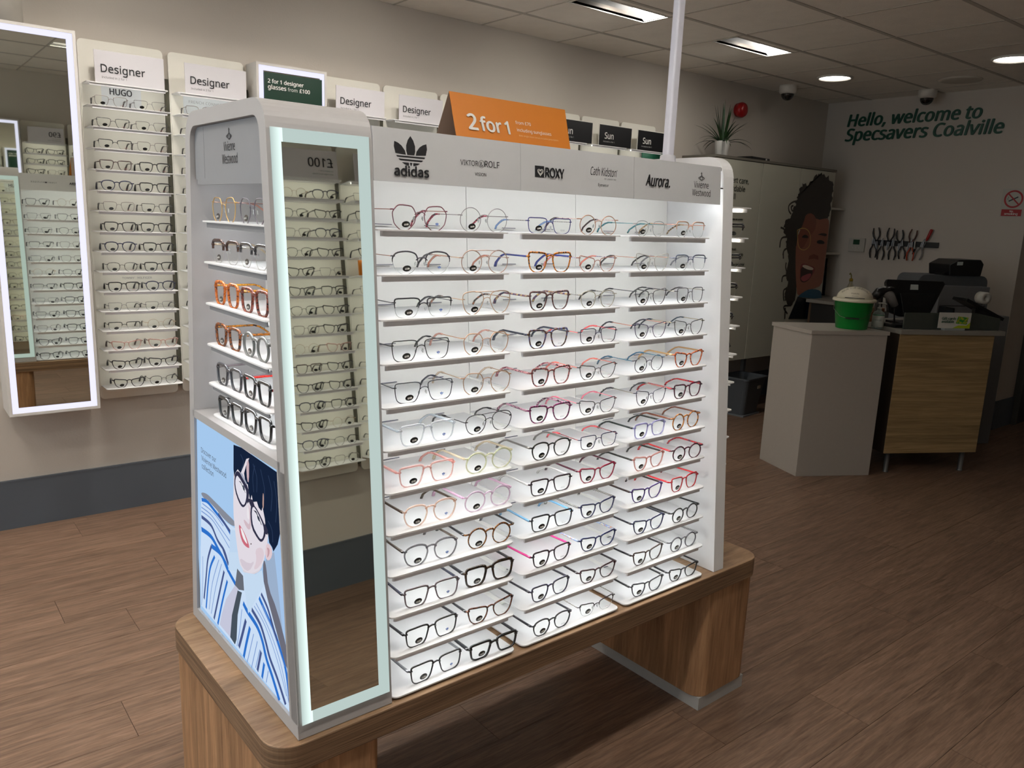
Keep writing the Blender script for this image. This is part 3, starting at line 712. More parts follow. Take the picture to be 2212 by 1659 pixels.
# left-end header, lettering, shelves
eh = MB().box(0.010, yf(1.6)+0.031, 1.5335, 0.016, D-yf(1.6)-0.031, 1.6405).build('end_header', ENDG, stand)
MB().box(0.0096, 0.440, 1.535, 0.0103, 0.4408, 1.639).build('seam', mat('#8f8f90', 0.5), eh)
RL = (PI/2, 0, -PI/2)
text('Vivienne', (0.0095, 0.326, 1.5860), 0.060, INK, eh, RL, hscale=1.6, bold=-0.004); text('Westwood', (0.0095, 0.336, 1.5620), 0.082, INK, eh, RL, hscale=1.5, bold=-0.004)
orb(eh, (0.0092, 0.294, 1.6130), (0, 0, -PI/2), 1.1)
MB().box(0.004, 0.12, 1.522, 0.012, 0.47, 1.5335).build('light_bar', ENDG, stand); MB().box(0.013, 0.13, 1.525, 0.019, 0.46, 1.532).build('light_strip', emat('#fafcff', K_LED_END*3.0), stand)
STRIP_L = emat('#fafcff', K_LED_END*4.6)
zl = [1.4476, 1.3600, 1.2700, 1.1790, 1.0900]
for z in zl:
    s_ = shelf(stand, 0.0, 0.345, 0.0, z, 0.158, STRIP_L, greybar=True); s_.location = (0.010, 0.480, z); s_.rotation_euler = (0, 0, -PI/2)
s_ = shelf(stand, 0.0, 0.345, 0.0, 1.0155, 0.150, STRIP_L, bar=False); s_.location = (0.018, 0.480, 1.0155); s_.rotation_euler = (0, 0, -PI/2)
# far-end shelves facing the counter
for k in range(11):
    z = 1.5380-0.0885*k if k else 1.5380
    s_ = shelf(stand, 0.0, 0.36, 0.0, z, 0.130, STRIP_E, bar=(k < 10)); s_.location = (1.515, 0.113, z); s_.rotation_euler = (0, 0, PI/2)

# flat printed layers: helper for posters
def layers(name, parent, polys, to3d, step, lit):
    """stack of thin printed colour shapes; polys: [(colour, [(u, v) mm])]"""
    mats = []; names = []; mb = MB()
    for n_, (c, P) in enumerate(polys):
        if c not in names: names.append(c); mats.append(emat(c, lit) if lit else mat(c, 0.35, var=0.02, spec=0.5))
        k = len(P); mb.add([to3d(u/1000, v/1000, step*(n_+1)) for u, v in P], [tuple(range(k))], names.index(c))
    return mb.build(name, mats, parent)
def ribbon(pts, wd):
    pts = [Vector((p[0], p[1])) for p in pts]
    # smooth
    sm = []
    for i in range(len(pts)-1):
        p0 = pts[max(0, i-1)]; p1 = pts[i]; p2 = pts[i+1]; p3 = pts[min(len(pts)-1, i+2)]
        for q in range(5):
            t = q/5; sm.append(0.5*((2*p1)+(p2-p0)*t+(2*p0-5*p1+4*p2-p3)*t*t+(3*p1-p0-3*p2+p3)*t*t*t))
    sm.append(pts[-1]); L = []; R = []
    for i, p in enumerate(sm):
        d = (sm[min(i+1, len(sm)-1)]-sm[max(i-1, 0)]).normalized(); n_ = Vector((-d.y, d.x))*wd/2; L.append(tuple(p+n_)); R.append(tuple(p-n_))
    return L+R[::-1]
DIG = json.loads(r'''{"bg":[[533,985],[306,982],[319,864],[379,796],[481,816],[541,810]],"sh1":[[541,810],[500,820],[450,817],[378,812],[310,808],[333,791],[409,793],[483,800],[529,802]],"shirt":[[539,799],[496,805],[439,800],[374,789],[322,793],[301,774],[291,699],[568,591]],"shirt2":[[559,667],[274,769],[260,714],[162,724],[103,642],[50,574],[36,493],[575,504]],"face":[[306,980],[220,1001],[146,948],[131,894],[134,833],[167,763],[199,739],[241,718],[290,712],[304,740],[317,791],[324,832],[316,899]],"neck":[[308,757],[146,815],[159,783],[177,751],[206,731],[242,716],[279,707],[290,714]],"ear":[[144,825],[116,823],[117,803],[137,785],[154,789]],"hair":[[308,986],[262,991],[76,987],[69,914],[72,874],[88,839],[110,816],[116,823],[130,828],[134,843],[145,853],[149,872],[159,893],[165,883],[179,886],[188,896],[208,889],[215,902],[224,885],[230,903],[234,919],[247,919],[253,938],[242,955],[230,969],[222,979],[238,973],[255,952],[272,933],[288,937],[302,926],[309,914],[313,930]],"peek":[[239,962],[222,979],[226,925],[236,926]],"peek2":[[155,926],[149,922],[152,891],[159,893]],"g1":[[302,926],[288,934],[272,933],[227,912],[229,891],[237,881],[251,866],[268,858],[288,865],[306,883],[310,903]],"g1i":[[297,919],[286,924],[243,906],[241,892],[251,872],[264,864],[283,871],[300,887],[304,905]],"g2":[[219,880],[199,886],[161,868],[140,851],[151,829],[169,814],[189,816],[218,828],[224,854]],"g2i":[[212,877],[197,881],[166,864],[152,849],[158,830],[170,820],[186,823],[210,835],[216,856]],"br":[[239,888],[208,894],[199,884],[217,874],[229,883],[237,876]],"tmp":[[149,864],[133,853],[136,842],[150,841]],"eye1":[[274,913],[258,912],[246,899],[259,897],[269,904]],"eye2":[[195,871],[180,870],[166,854],[181,855],[190,862]],"lips":[[290,814],[277,813],[251,802],[229,781],[245,776],[269,777],[284,791]],"teeth":[[282,811],[266,808],[241,786],[250,784],[270,791]],"bgR":[[159,783],[115,813],[63,845],[57,760],[48,628],[53,626],[121,697],[162,724],[164,749]],"shR":[[159,783],[149,768],[141,726],[100,696],[58,635],[47,606],[50,574],[103,642],[163,721],[168,761]],"col":[[366,721],[306,743],[290,714],[273,706],[270,668],[255,620],[162,724],[172,753],[207,730],[279,707],[291,712],[310,699],[356,682]],"colL":[[346,781],[300,796],[300,731],[308,701],[367,678],[365,692]],"tie1":[[307,705],[273,701],[270,668],[308,655],[323,659]],"tie2":[[323,659],[301,658],[308,653],[365,514],[433,515],[416,550],[383,601]],"tie3":[[308,653],[283,658],[313,592],[325,527],[336,509],[365,514],[349,576]],"_s":[[1,9,[[536,793],[496,800],[446,793],[386,783],[347,769]]],[0,8,[[424,793],[381,782],[346,774]]],[0,9,[[542,748],[476,748],[435,725],[393,714],[369,689]]],[1,12,[[546,715],[479,719],[431,703],[384,685],[373,671]]],[2,3,[[539,773],[473,775],[412,763],[354,751]]],[2,3,[[540,763],[468,765],[408,750],[356,732]]],[2,3,[[531,785],[453,786],[393,774]]],[0,8,[[478,696],[508,650],[526,597],[548,532]]],[1,8,[[458,677],[491,638],[512,589],[535,512]]],[1,12,[[478,696],[415,698],[376,676],[326,658]]],[0,10,[[402,718],[369,690]]],[0,8,[[398,663],[436,592],[480,508]]],[1,8,[[379,647],[416,582],[455,505]]],[2,3,[[430,679],[481,601],[512,519]]],[2,3,[[413,675],[460,596],[498,514]]],[2,3,[[543,646],[549,588],[567,507]]],[0,10,[[272,597],[298,548],[320,509]]],[1,10,[[249,590],[273,541],[292,498]]],[1,13,[[285,632],[261,622],[209,610],[182,589],[162,557],[133,530],[100,494]]],[0,11,[[236,638],[191,623],[165,597],[144,568],[108,540],[69,501]]],[1,11,[[193,683],[155,661],[114,637],[84,606],[61,571],[44,496]]],[0,9,[[181,697],[149,678],[124,649],[104,625]]],[2,3,[[211,663],[146,634],[91,585],[53,514]]],[2,3,[[221,652],[163,631],[106,582],[63,523]]],[2,3,[[177,673],[124,639],[70,585]]],[0,9,[[189,561],[213,504]]],[1,9,[[174,541],[188,500]]],[2,3,[[228,584],[256,526],[271,496]]],[2,3,[[208,576],[232,525],[246,495]]],[2,3,[[292,614],[310,555],[330,507]]],[2,3,[[195,563],[222,507]]],[2,3,[[152,535],[165,501]]]],"chair":[[5461,1800],[5527,1875],[5558,1846],[5612,1867],[5653,1914],[5714,1945],[5780,1958],[5873,1932],[5961,1896],[5970,1818],[5970,1701],[5968,1631],[5941,1592],[5812,1574],[5662,1551],[5577,1512],[5495,1465],[5531,1246],[5424,1246],[5353,1363],[5356,1431],[5295,1496],[5323,1559],[5389,1588],[5420,1678],[5443,1724]],"chair2":[[5378,1396],[5509,1398],[5594,933],[5541,858],[5473,866],[5406,915],[5422,1003],[5445,1053],[5399,1123],[5417,1238]],"cface":[[5597,1618],[5696,1630],[5777,1573],[5931,1597],[5973,1570],[5978,1466],[5983,1323],[5982,1246],[5514,1246],[5506,1411],[5528,1466],[5578,1549]],"cface2":[[5496,1398],[5969,1405],[5979,1262],[5984,1117],[5969,1020],[5849,993],[5762,990],[5689,968],[5611,932],[5571,1027],[5521,1214]],"shade1":[[5597,1618],[5696,1630],[5777,1573],[5762,1485],[5686,1437],[5606,1329],[5545,1342],[5510,1433],[5528,1466],[5578,1549]],"eyeL":[[5569,1430],[5614,1454],[5673,1436],[5672,1422],[5587,1423]],"eyeR":[[5806,1401],[5865,1412],[5930,1398],[5936,1375],[5820,1378]],"browR":[[5803,1453],[5888,1471],[5961,1461],[5948,1441],[5856,1451]],"noses":[[5720,1275],[5786,1290],[5859,1276],[5867,1242],[5794,1252],[5710,1242]],"mouth":[[5599,1200],[5647,1214],[5737,1195],[5818,1181],[5834,1147],[5792,1100],[5747,1062],[5664,1049],[5612,1074],[5607,1140]],"cteeth":[[5625,1196],[5684,1200],[5811,1171],[5797,1154],[5727,1157],[5646,1177]],"tong":[[5611,1097],[5751,1129],[5788,1119],[5745,1072],[5663,1054]],"rim":[[5496,1483],[5555,1500],[5622,1497],[5679,1469],[5708,1414],[5703,1358],[5641,1325],[5572,1333],[5530,1374]],"scarf":[[5611,932],[5689,968],[5780,990],[5904,987],[5982,961],[5991,897],[5832,911],[5655,926]],"coat":[[5611,932],[5762,909],[5772,734],[5505,746]],"coat2":[[5761,911],[5991,897],[6016,723],[5772,734]],"streak":[[[269,975],[254,962],[266,943]],[[203,972],[185,949],[187,916]],[[164,971],[147,936],[151,911]],[[126,969],[110,939],[117,898]],[[99,965],[88,927],[95,882]],[[132,873],[114,860],[111,835]],[[193,971],[205,943],[202,912]]],"brow1":[[280,935],[257,929],[237,914],[245,915],[268,923]],"hl1":[[275,934],[261,936],[237,922],[239,917],[260,926]],"nose":[[234,881],[223,864],[223,827],[239,817],[260,825],[264,834],[248,833],[233,830],[229,852]],"noseh":[[240,871],[231,862],[232,840],[245,845]],"cheek":[[206,787],[165,806],[156,788],[188,751],[219,735],[197,765]],"chin":[[299,735],[240,740],[207,761],[241,722],[279,716]],"pup1":[[262,911],[250,911],[249,900],[259,900]],"pup2":[[188,867],[174,868],[172,857],[183,859]],"lash1":[[282,913],[271,915],[244,897],[249,898],[271,912]],"lash2":[[205,873],[190,875],[162,854],[166,854],[190,870]],"mole":[[225,793],[220,795],[220,792],[226,790]],"earin":[[143,814],[128,815],[131,801],[144,789],[138,805]],"white":[[517,979],[508,979],[528,805],[538,804]],"CURLS":[[[5437,1715],[5383,1703],[5340,1675],[5348,1636],[5385,1610]],[[5404,1678],[5374,1668],[5396,1637],[5425,1652]],[[5347,1560],[5317,1550],[5335,1497],[5409,1486]],[[5255,1500],[5305,1488],[5326,1461],[5374,1458]],[[5373,1426],[5302,1421],[5275,1393],[5273,1340]],[[5406,1336],[5352,1327],[5333,1300],[5342,1250]],[[5397,1342],[5338,1315],[5329,1278]],[[5388,1219],[5387,1183],[5412,1141]],[[5425,1114],[5362,1105],[5354,1059]],[[5471,1006],[5399,994],[5402,938],[5417,900]],[[5423,956],[5460,936],[5494,888]],[[5548,910],[5532,864],[5434,858],[5430,834],[5488,790]],[[5445,843],[5455,748]]]}''')
def smoothp(P, it=1):
    for _ in range(it):
        Q = []
        for i in range(len(P)):
            a, b = P[i], P[(i+1) % len(P)]; Q += [(a[0]*0.75+b[0]*0.25, a[1]*0.75+b[1]*0.25), (a[0]*0.25+b[0]*0.75, a[1]*0.25+b[1]*0.75)]
        P = Q
    return P
K = DIG
full = [(36, 490), (577, 490), (577, 994), (70, 994)]
pp = [('#a9cdf3', full), ('#9fb4d0', smoothp(K['bgR'])), ('#a8c8ee', [(36, 490), (60, 560), (100, 760), (120, 850), (80, 900), (70, 700), (60, 560)]),
      ('#8a8f9c', smoothp(K['sh1'], 2)), ('#cfe3fb', K['shirt']), ('#cfe3fb', K['shirt2'])]
pp += [({0: '#4a5a8c', 1: '#2f74cf', 2: '#7f9ed6'}[c], ribbon(P, w_)) for c, w_, P in K['_s']]
pp += [('#6f6f7c', smoothp(K['shR'])), ('#c3dbf5', K['colL']), ('#dcd7e0', smoothp(K['neck'])), ('#c9dff6', K['col']), ('#e6dfe8', smoothp(K['face'])), ('#d8cdd8', smoothp(K['chin'])), ('#e0cfd8', smoothp(K['cheek'], 2)),
       ('#e4cdd4', smoothp(K['ear'])), ('#c9a3ab', smoothp(K['earin'])), ('#d6bfc8', smoothp(K['nose'])), ('#f0ebf0', smoothp(K['noseh'])),
       ('#16233c', K['hair']), *[('#2b3b58', ribbon(q_, 3)) for q_ in K['streak']], ('#cdb2ba', smoothp(K['peek'])), ('#b8978f', smoothp(K['peek2'])),
       ('#33334a', smoothp(K['g1'])), ('#e6e3ee', smoothp(K['g1i'])), ('#33334a', smoothp(K['g2'])), ('#e6e3ee', smoothp(K['g2i'])), ('#34344a', K['br']), ('#34344a', K['tmp']),
       ('#f2f2f6', smoothp(K['eye1'])), ('#f2f2f6', smoothp(K['eye2'])), ('#4e5668', smoothp(K['pup1'])), ('#4e5668', smoothp(K['pup2'])), ('#2a2c3c', K['lash1']), ('#2a2c3c', K['lash2']), ('#a8aec0', K['hl1']), ('#4c3a3c', K['mole']),
       ('#cf6f7f', smoothp(K['lips'])), ('#f6f3f5', smoothp(K['teeth'])),
       ('#6a6f7a', K['tie1']), ('#c9cbe0', K['tie2']), ('#4a5560', K['tie3'])]
lb = MB().add([(0.006, 0.0365, 0.488), (0.006, 0.583, 0.488), (0.006, 0.540, 0.996), (0.006, 0.072, 0.996)], [(0, 1, 2, 3)]).build('backlit_poster', emat('#a9cdf3', 0.95), stand)
layers('printed_portrait', lb, pp, lambda u, v, o_: (0.0058-o_, u, v), 0.00005, 0.9)
GT = mat('#3c4048', 0.6)
for i, s in enumerate(('Discover our', 'Vivienne Westwood', 'collection')):
    text(s, (0.0015, 0.512-0.000*i, 0.918-0.0195*i), (0.098, 0.158, 0.078)[i], GT, lb, RL)
# frame strips holding the poster
fp = MB(); 
fp.add([(0.0, 0.0, ZP+0.03), (0.0, 0.040, ZP+0.03), (0.0, 0.078, 0.995), (0.0, 0.043, 0.995)], [(0, 1, 2, 3)])
fp.build('poster_edge', SATIN, stand)

# tent card and power pole on the stand
tc_ = thing('tent_card', 'orange folded tent card reading 2 for 1 on top of the stand', 'sign', W(0.538, 0.0, 1.6405), (0, 0, TH))
OR = mat('#cf7a1b', 0.55, var=0.03); KR = mat('#a59385', 0.7)
x1 = 0.372; t_ = 0.0008
for yy, mt in ((0.258, OR), (0.362, KR)):
    v = [(-0.008, yy, 0), (x1-0.016, yy, 0), (x1, 0.310, 0.1245), (0, 0.310, 0.1245)]
    v2 = [(x, y+0.001, z-0.0005) for x, y, z in v]
    s_ = MB().add(v+v2, [(0, 1, 2, 3), (7, 6, 5, 4), (0, 4, 5, 1), (1, 5, 6, 2), (2, 6, 7, 3), (3, 7, 4, 0)], 0).build('card_panel', [mt], tc_)
    if mt is OR: op = s_
ang = math.atan2(0.052, 0.1245); RT = (PI/2-ang, 0, 0)
yt_ = lambda z: 0.258+0.052*z/0.1245-0.001
for s, x, wd in (('2', 0.034, 0.030), ('for', 0.070, 0.068), ('1', 0.146, 0.0155)): text(s, (x, yt_(0.040), 0.040), wd, LETTW, op, RT, bold=0.03)
text('from £70', (0.186, yt_(0.068), 0.068), 0.050, LETTW, op, RT); text('including sunglasses', (0.186, yt_(0.050), 0.050), 0.114, LETTW, op, RT)
text('With single-vision lenses to same prescription', (0.188, yt_(0.038), 0.038), 0.133, mat('#e0b98a', 0.6), op, RT)
pole = thing('cable_pole', 'slim pale grey pole running from the stand top to the ceiling', 'pole', W(1.268, 0.25, 1.640), (0, 0, TH))
MB().prism(rrect(-0.0145, -0.012, 0.0145, 0.012, 0.006), 0.03, H-1.640, 'z').build('shaft', mat('#e4e4f0', 0.4), pole, False)
MB().lathe([(0.045, 0.0), (0.045, 0.006), (0.024, 0.012), (0.022, 0.034), (0.018, 0.036)], 20).build('base_collar', mat('#c4c4cb', 0.4), pole, True)

# ------------------------------------------------------------------ glasses on the front
K_ = 'k:#15151a'
T = [  # column 1: left, right ; each row from the top. (shape,w,h,style,rim,temple,tip), words, price, demo
 [(('hex', .053, .046, 'm', 'm:#7a4a52', 'm:#b98a7c', 't:#2a2424,#b4606c,#1c1a1c'), 'burgundy hexagonal wire', '£130', 'leaf'),
  (('round', .050, .047, 'n', 'm:#8c8686', 'm:#9a9492', 't:#241c20,#c2566a,#2a2024'), 'silver round wire', '£170', 'VIKTOR&ROLF')],
 [(('panto', .053, .042, 's', 'k:#231b2b', 'm:#c7a08f', 'k:#2b262a'), 'black half-rim panto', '£130', 'leaf'),
  (('round', .050, .046, 'd', 'm:#a98b7b', 'm:#b89a80', 'k:#b97a68'), 'gold double-bridge pilot', '£170', 'VIKTOR&ROLF')],
 [(('rect', .055, .037, 's', 'k:#1a1a24', 'm:#6c6a6c', 'k:#2a2a30'), 'black half-rim rectangular', '£130', 'leaf'),
  (('avia', .052, .046, 'd', 'm:#bb9c82', 'm:#c1a286', 't:#2a2628,#6a625c,#b06a50'), 'rose-gold aviator', '£170', 'VIKTOR&ROLF')],
 [(('rect', .055, .040, 'm', 'k:#17171a', 'k:#17171a', 'k:#17171a'), 'black metal rectangular', '£130', 'leaf'),
  (('hex', .050, .044, 'm', 'm:#c09678', 'm:#c09678', 'c:#e7b9ad'), 'gold hexagonal, pink-armed', '£170', 'VIKTOR&ROLF')],
 [(('rect', .055, .040, 'm', 'k:#1b1e30', 'k:#1b2036', 'k:#1b2036'), 'navy metal rectangular', '£130', 'leaf'),
  (('hex', .051, .045, 'm', 'm:#a8846a', 'm:#c4a78e', 'c:#e6d6c4'), 'bronze hexagonal, beige-armed', '£170', 'VIKTOR&ROLF')],
 [(('rect', .053, .040, 'a', 'c:#eef1f6', 'c:#dfe6ec', 'c:#cfe0e6'), 'colourless clear rectangular', '£130', 'leaf'),
  (('panto', .052, .041, 'd', 'k:#1a161c', 'k:#1a161c', 'k:#1a161c'), 'black double-bridge wire', '£170', 'VIKTOR&ROLF')],
 [(('rect', .054, .040, 'a', 'c:#f4cfcb', 'c:#f1bdb6', 'c:#f1bdb6'), 'clear pink rectangular', '£130', 'leaf'),
  (('round', .052, .043, 'a', 'c:#ecedd2', 'c:#e9dcc4', 'c:#e9dcc4'), 'clear pale yellow round', '£170', 'VIKTOR&ROLF')],
 [(('panto', .052, .043, 'a', 'c:#f5dccf', 'm:#5a4c40', 'c:#c9cf8e'), 'clear peach panto', '£130', 'leaf'),
  (('round', .051, .043, 'a', 'c:#f0dcec', 'c:#eac9de', 'c:#eac9de'), 'clear lilac round', '£170', 'VIKTOR&ROLF')],
 [(('panto', .052, .043, 'a', 'c:#8d8a90', 'k:#4b4038', 'k:#2a2a2e'), 'see-through grey panto', '£130', 'leaf'),
  (('round', .045, .044, 'a', 't:#3a1d12,#8c5a2c,#1f1310', 'k:#19191c', 'k:#19191c'), 'small round tortoiseshell', '£170', 'VIKTOR&ROLF')],
 [(('rect', .053, .040, 'a', 'k:#63575b', 'k:#2a2c3c', 'k:#2a2c3c'), 'taupe rectangular', '£130', 'leaf'),
  (('square', .051, .042, 'A', 't:#18120f,#3b2818,#141013', K_, K_), 'chunky dark tortoiseshell square', '£170', 'VIKTOR&ROLF')],
 [(('rect', .053, .040, 'a', 'k:#131218', 'k:#1b1b20', 'k:#1b1b20'), 'glossy black rectangular', '£130', 'leaf'),
  (('cat', .050, .038, 'a', 't:#2a1412,#6e4332,#1c0e10', 'k:#1d1d20', 'k:#1d1d20'), 'brown cat-eye, gold-hinged', '£170', 'VIKTOR&ROLF')],
 [(('rect', .053, .040, 'a', 'k:#1b1c24', 'm:#8e9094', 'k:#1a1a1e'), 'black rectangular, steel-armed', '£130', 'leaf'),
  (('rect', .052, .036, 'A', 'k:#15161a', 'k:#17181c', 'k:#17181c'), 'chunky flat-top black', '£170', 'VIKTOR&ROLF')]]
T2 = [
 [(('rect', .050, .032, 'm', 'k:#2c2a6a', 's:#141418,#e8e6dc,#1a1a20', 'k:#7f9ed0'), 'indigo rectangular, light-blue-armed'), (('round', .047, .043, 'm', 'm:#b58a70', 't:#c89ab0,#f0d9c8,#a05a6a', 'k:#3a1420'), 'rose-gold round, burgundy-armed')],
 [(('way', .050, .042, 'a', 't:#2a1408,#c9761c,#14100f', 'k:#27327f', 'k:#27327f'), 'amber tortoiseshell, blue-armed'), (('cat', .047, .034, 'm', 'k:#a4705f', 't:#f2c9c0,#54548c,#e8dcd0', 'k:#ef8f80'), 'tan cat-eye, coral-armed')],
 [(('way', .048, .040, 'a', 't:#3a2230,#6a4a44,#241a2a', 't:#2a3a5a,#7a5060,#c9b070', 'k:#5b3a3a'), 'purple-brown mottled'), (('panto', .046, .038, 'm', 'm:#a8a190', 's:#2a2c3c,#d9d4c8,#20222c', 'k:#17171b'), 'pewter rounded wire')],
 [(('way', .048, .040, 'a', 't:#141218,#5a3a28,#4a5a94', 'k:#22283e', 't:#3a2020,#c86a5a'), 'black-to-blue faded'), (('rect', .048, .034, 'm', 'k:#1b1a3a', 'k:#ef5d62', 'k:#ef5d62'), 'navy rectangular, red-armed')],
 [(('way', .047, .039, 'a', 't:#4a2226,#a05a58,#2a1a2a', 't:#7a3a4a,#d99aa0,#3a2026', 'k:#3a8a9a'), 'rose-brown mottled'), (('cat', .047, .034, 'm', 'k:#1d1614', 'k:#ee7f74', 'k:#ee7f74'), 'black cat-eye, salmon-armed')],
 [(('way', .048, .038, 'a', 't:#1a0e1a,#8a3a6a,#241020', 't:#1c1018,#c08aa0,#140e14', 'k:#2a1a20'), 'plum mottled'), (('cat', .047, .034, 'm', 'k:#15142a', 'k:#f08297', 'k:#f08297'), 'ink-blue cat-eye, pink-armed')],
 [(('panto', .049, .039, 'a', 'k:#161316', 'm:#8c8884', 't:#1a1416,#e0655c,#141218'), 'plain black rounded'), (('rect', .048, .032, 'm', 'k:#1a1c46', 's:#1a1a22,#e8606a,#16161c', 'k:#ef6068'), 'cobalt rectangular, patterned-armed')],
 [(('rect', .048, .036, 'a', 'k:#2a1324', 'k:#ece9e6', 'k:#ece9e6'), 'aubergine rectangular, white-armed'), (('cat', .048, .036, 'a', 'k:#8a1436', 'k:#4a1426', 'k:#4a1426'), 'crimson cat-eye')],
 [(('rect', .049, .036, 'a', 'k:#121420', 'k:#79b0d8', 't:#1a1a1e,#8a8a6a'), 'black rectangular, sky-blue-lined'), (('cat', .048, .034, 'a', 'k:#2c3054', 's:#17171a,#e4e0d8,#17171a', 'k:#efe6d2'), 'slate-blue cat-eye, cream-armed')],
 [(('way', .048, .037, 'a', 'k:#2a0f26', 'k:#c83a80', 'k:#5a3a9a'), 'plum, magenta-lined'), (('cat', .048, .034, 'a', 'k:#1c2454', 't:#d8a070,#8aa8d8,#e8dcc8', 'k:#8ab0e4'), 'royal-blue cat-eye')],
 [(('way', .049, .037, 'a', 'k:#17123a', 'k:#1d1a24', 'k:#1d1a24'), 'dark violet-lined'), (('cat', .048, .035, 'a', 'k:#3a1622', 'k:#1c1618', 'k:#f0a0b4'), 'wine cat-eye, pink-armed')],
 [(('panto', .048, .038, 'a', 'k:#1c2029', 'k:#1c1c22', 'k:#1c1c22'), 'charcoal rounded, metal-bridged'), (('cat', .046, .032, 's', 'k:#1e1424', 's:#15151a,#e8e2d0,#1a1a1e', 'k:#efe4cc'), 'slim dark cat-eye, cream-armed')]]
T3 = [
 [(('panto', .046, .036, 'm', 'm:#a6a6a4', 'k:#3f8088', 'k:#3f8088'), 'silver wire, teal-armed'), (('square', .047, .038, 's', 'm:#c9a089', 'm:#e0967c', 't:#241c18,#d8b890,#1c1414'), 'rose-gold half-rim pilot')],
 [(('cat', .049, .041, 'n', 'm:#b2aca0', 'm:#d8a892', 'k:#141416'), 'silver butterfly, black-tipped'), (('square', .046, .038, 's', 'm:#5f6478', 'm:#70748a', 'k:#8a8a90'), 'blue-grey half-rim pilot')],
 [(('cat', .047, .038, 'm', 'k:#201a20', 'k:#1c1a2a', 'k:#26262c'), 'black metal, gold-hinged'), (('square', .045, .038, 'm', 'k:#3a3640', 'm:#a8a090', 'k:#16161a'), 'black-topped silver square')],
 [(('cat', .047, .037, 'm', 'k:#2c1a44', 'm:#e09a84', 'k:#16182c'), 'purple cat-eye, rose-armed'), (('cat', .045, .038, 'm', 'k:#14161c', 'm:#b8a888', 'k:#1a2c3c'), 'black cat-eye, gold-bridged')],
 [(('round', .045, .039, 'm', 'k:#1c2038', 't:#1c4a6a,#3a80a0,#142c44', 'k:#2a5a78'), 'navy round, marbled-armed'), (('cat', .046, .038, 'a', 't:#5a1612,#d06a3a,#3a0e10', 'm:#c8a070', 'k:#c8703a'), 'red tortoiseshell cat-eye')],
 [(('cat', .046, .038, 'm', 'k:#17183a', 'm:#a8a090', 'k:#121420'), 'midnight metal cat-eye'), (('way', .046, .036, 'a', 't:#140c12,#5a1430,#0e0c10', 't:#7a1a1c,#c43030,#26183a', 't:#7a1a1c,#c43030,#26183a'), 'black-burgundy, tartan-armed')],
 [(('square', .048, .037, 'a', 'c:#b7b2dc', 's:#141418,#3c4c44,#101014', 'k:#16161c'), 'clear lavender square'), (('round', .046, .042, 'a', 't:#3a1a10,#c07a34,#6a3414', 'k:#6a3420', 'k:#6a3420'), 'amber-to-brown oversized')],
 [(('cat', .048, .036, 'a', 'c:#d59a90', 's:#141014,#3a3a30,#101014', 'k:#18181c'), 'see-through rose-brown cat-eye'), (('round', .045, .038, 'a', 't:#160c14,#5a1f34,#100c10', 't:#8a1c20,#c8383a,#2c1c3c', 't:#8a1c20,#c8383a,#2c1c3c'), 'maroon round, tartan-armed')],
 [(('cat', .048, .036, 'a', 'k:#3a1c6a', 's:#141014,#4a2a20,#101014', 'k:#1a1a20'), 'bright purple cat-eye'), (('way', .046, .038, 'a', 'k:#b01c26', 'k:#c2242c', 'k:#c2242c'), 'bright red rounded')],
 [(('cat', .047, .036, 'a', 'k:#1f2450', 'k:#141622', 'k:#2a4a9a'), 'dark blue cat-eye'), (('round', .045, .038, 'a', 'k:#101014', 'k:#101014', 'k:#101014'), 'shiny black round')],
 [(('cat', .048, .036, 'a', 'k:#3c2620', 'k:#16141a', 'k:#16141a'), 'dark brown cat-eye'), (('round', .045, .038, 'a', 'k:#5f5f66', 's:#141416,#d8d8d8,#0f0f12', 'k:#141416'), 'grey round, wide-armed')],
 [(('cat', .047, .036, 'a', 'k:#3e4048', 'k:#161616', 'k:#161616'), 'dark grey cat-eye'), (('cat', .046, .034, 'a', 'k:#1b1c24', 'k:#14141a', 'c:#e9dcc4'), 'black-and-grey cat-eye')]]
BAY = ['bay beside the mirror', 'middle bay', 'far bay']
GRP = 'eyeglasses on the front of the display stand'
cxs = [(0.328, 0.494), (0.684, 0.846), (1.044, 1.205)]
for ci, TT in enumerate((T, T2, T3)):
    for k, row in enumerate(TT):
        z = zrow[k]+0.0005
        for q, ent in enumerate(row):
            spec, words = ent[0], ent[1]
            price = ent[2] if ci == 0 else ('£100' if ci == 1 else ('£130', '£150')[q])
            demo = ent[3] if ci == 0 else (('ROXY', 'Cath Kidston')[q] if ci == 1 else ('Aurora', 'Vivienne Westwood')[q])
            dm = mat('#c04050', 0.6) if (ci == 1 and q == 1) else None
            x = cxs[ci][q]+random.uniform(-0.004, 0.004); y = yf(z)+0.018+random.uniform(-0.003, 0.004)
            if ci == 0 and k == 3 and q == 0: x = 0.318
            if ci == 0 and k == 11: x += 0.006
            lab = '%s pair, %s of %s shelf, %s' % (words, ('left', 'right')[q], ORD[k], BAY[ci])
            glasses(spec, lab, W(x, y, z), TH+random.uniform(-0.05, 0.05), GRP, price, demo, dm)
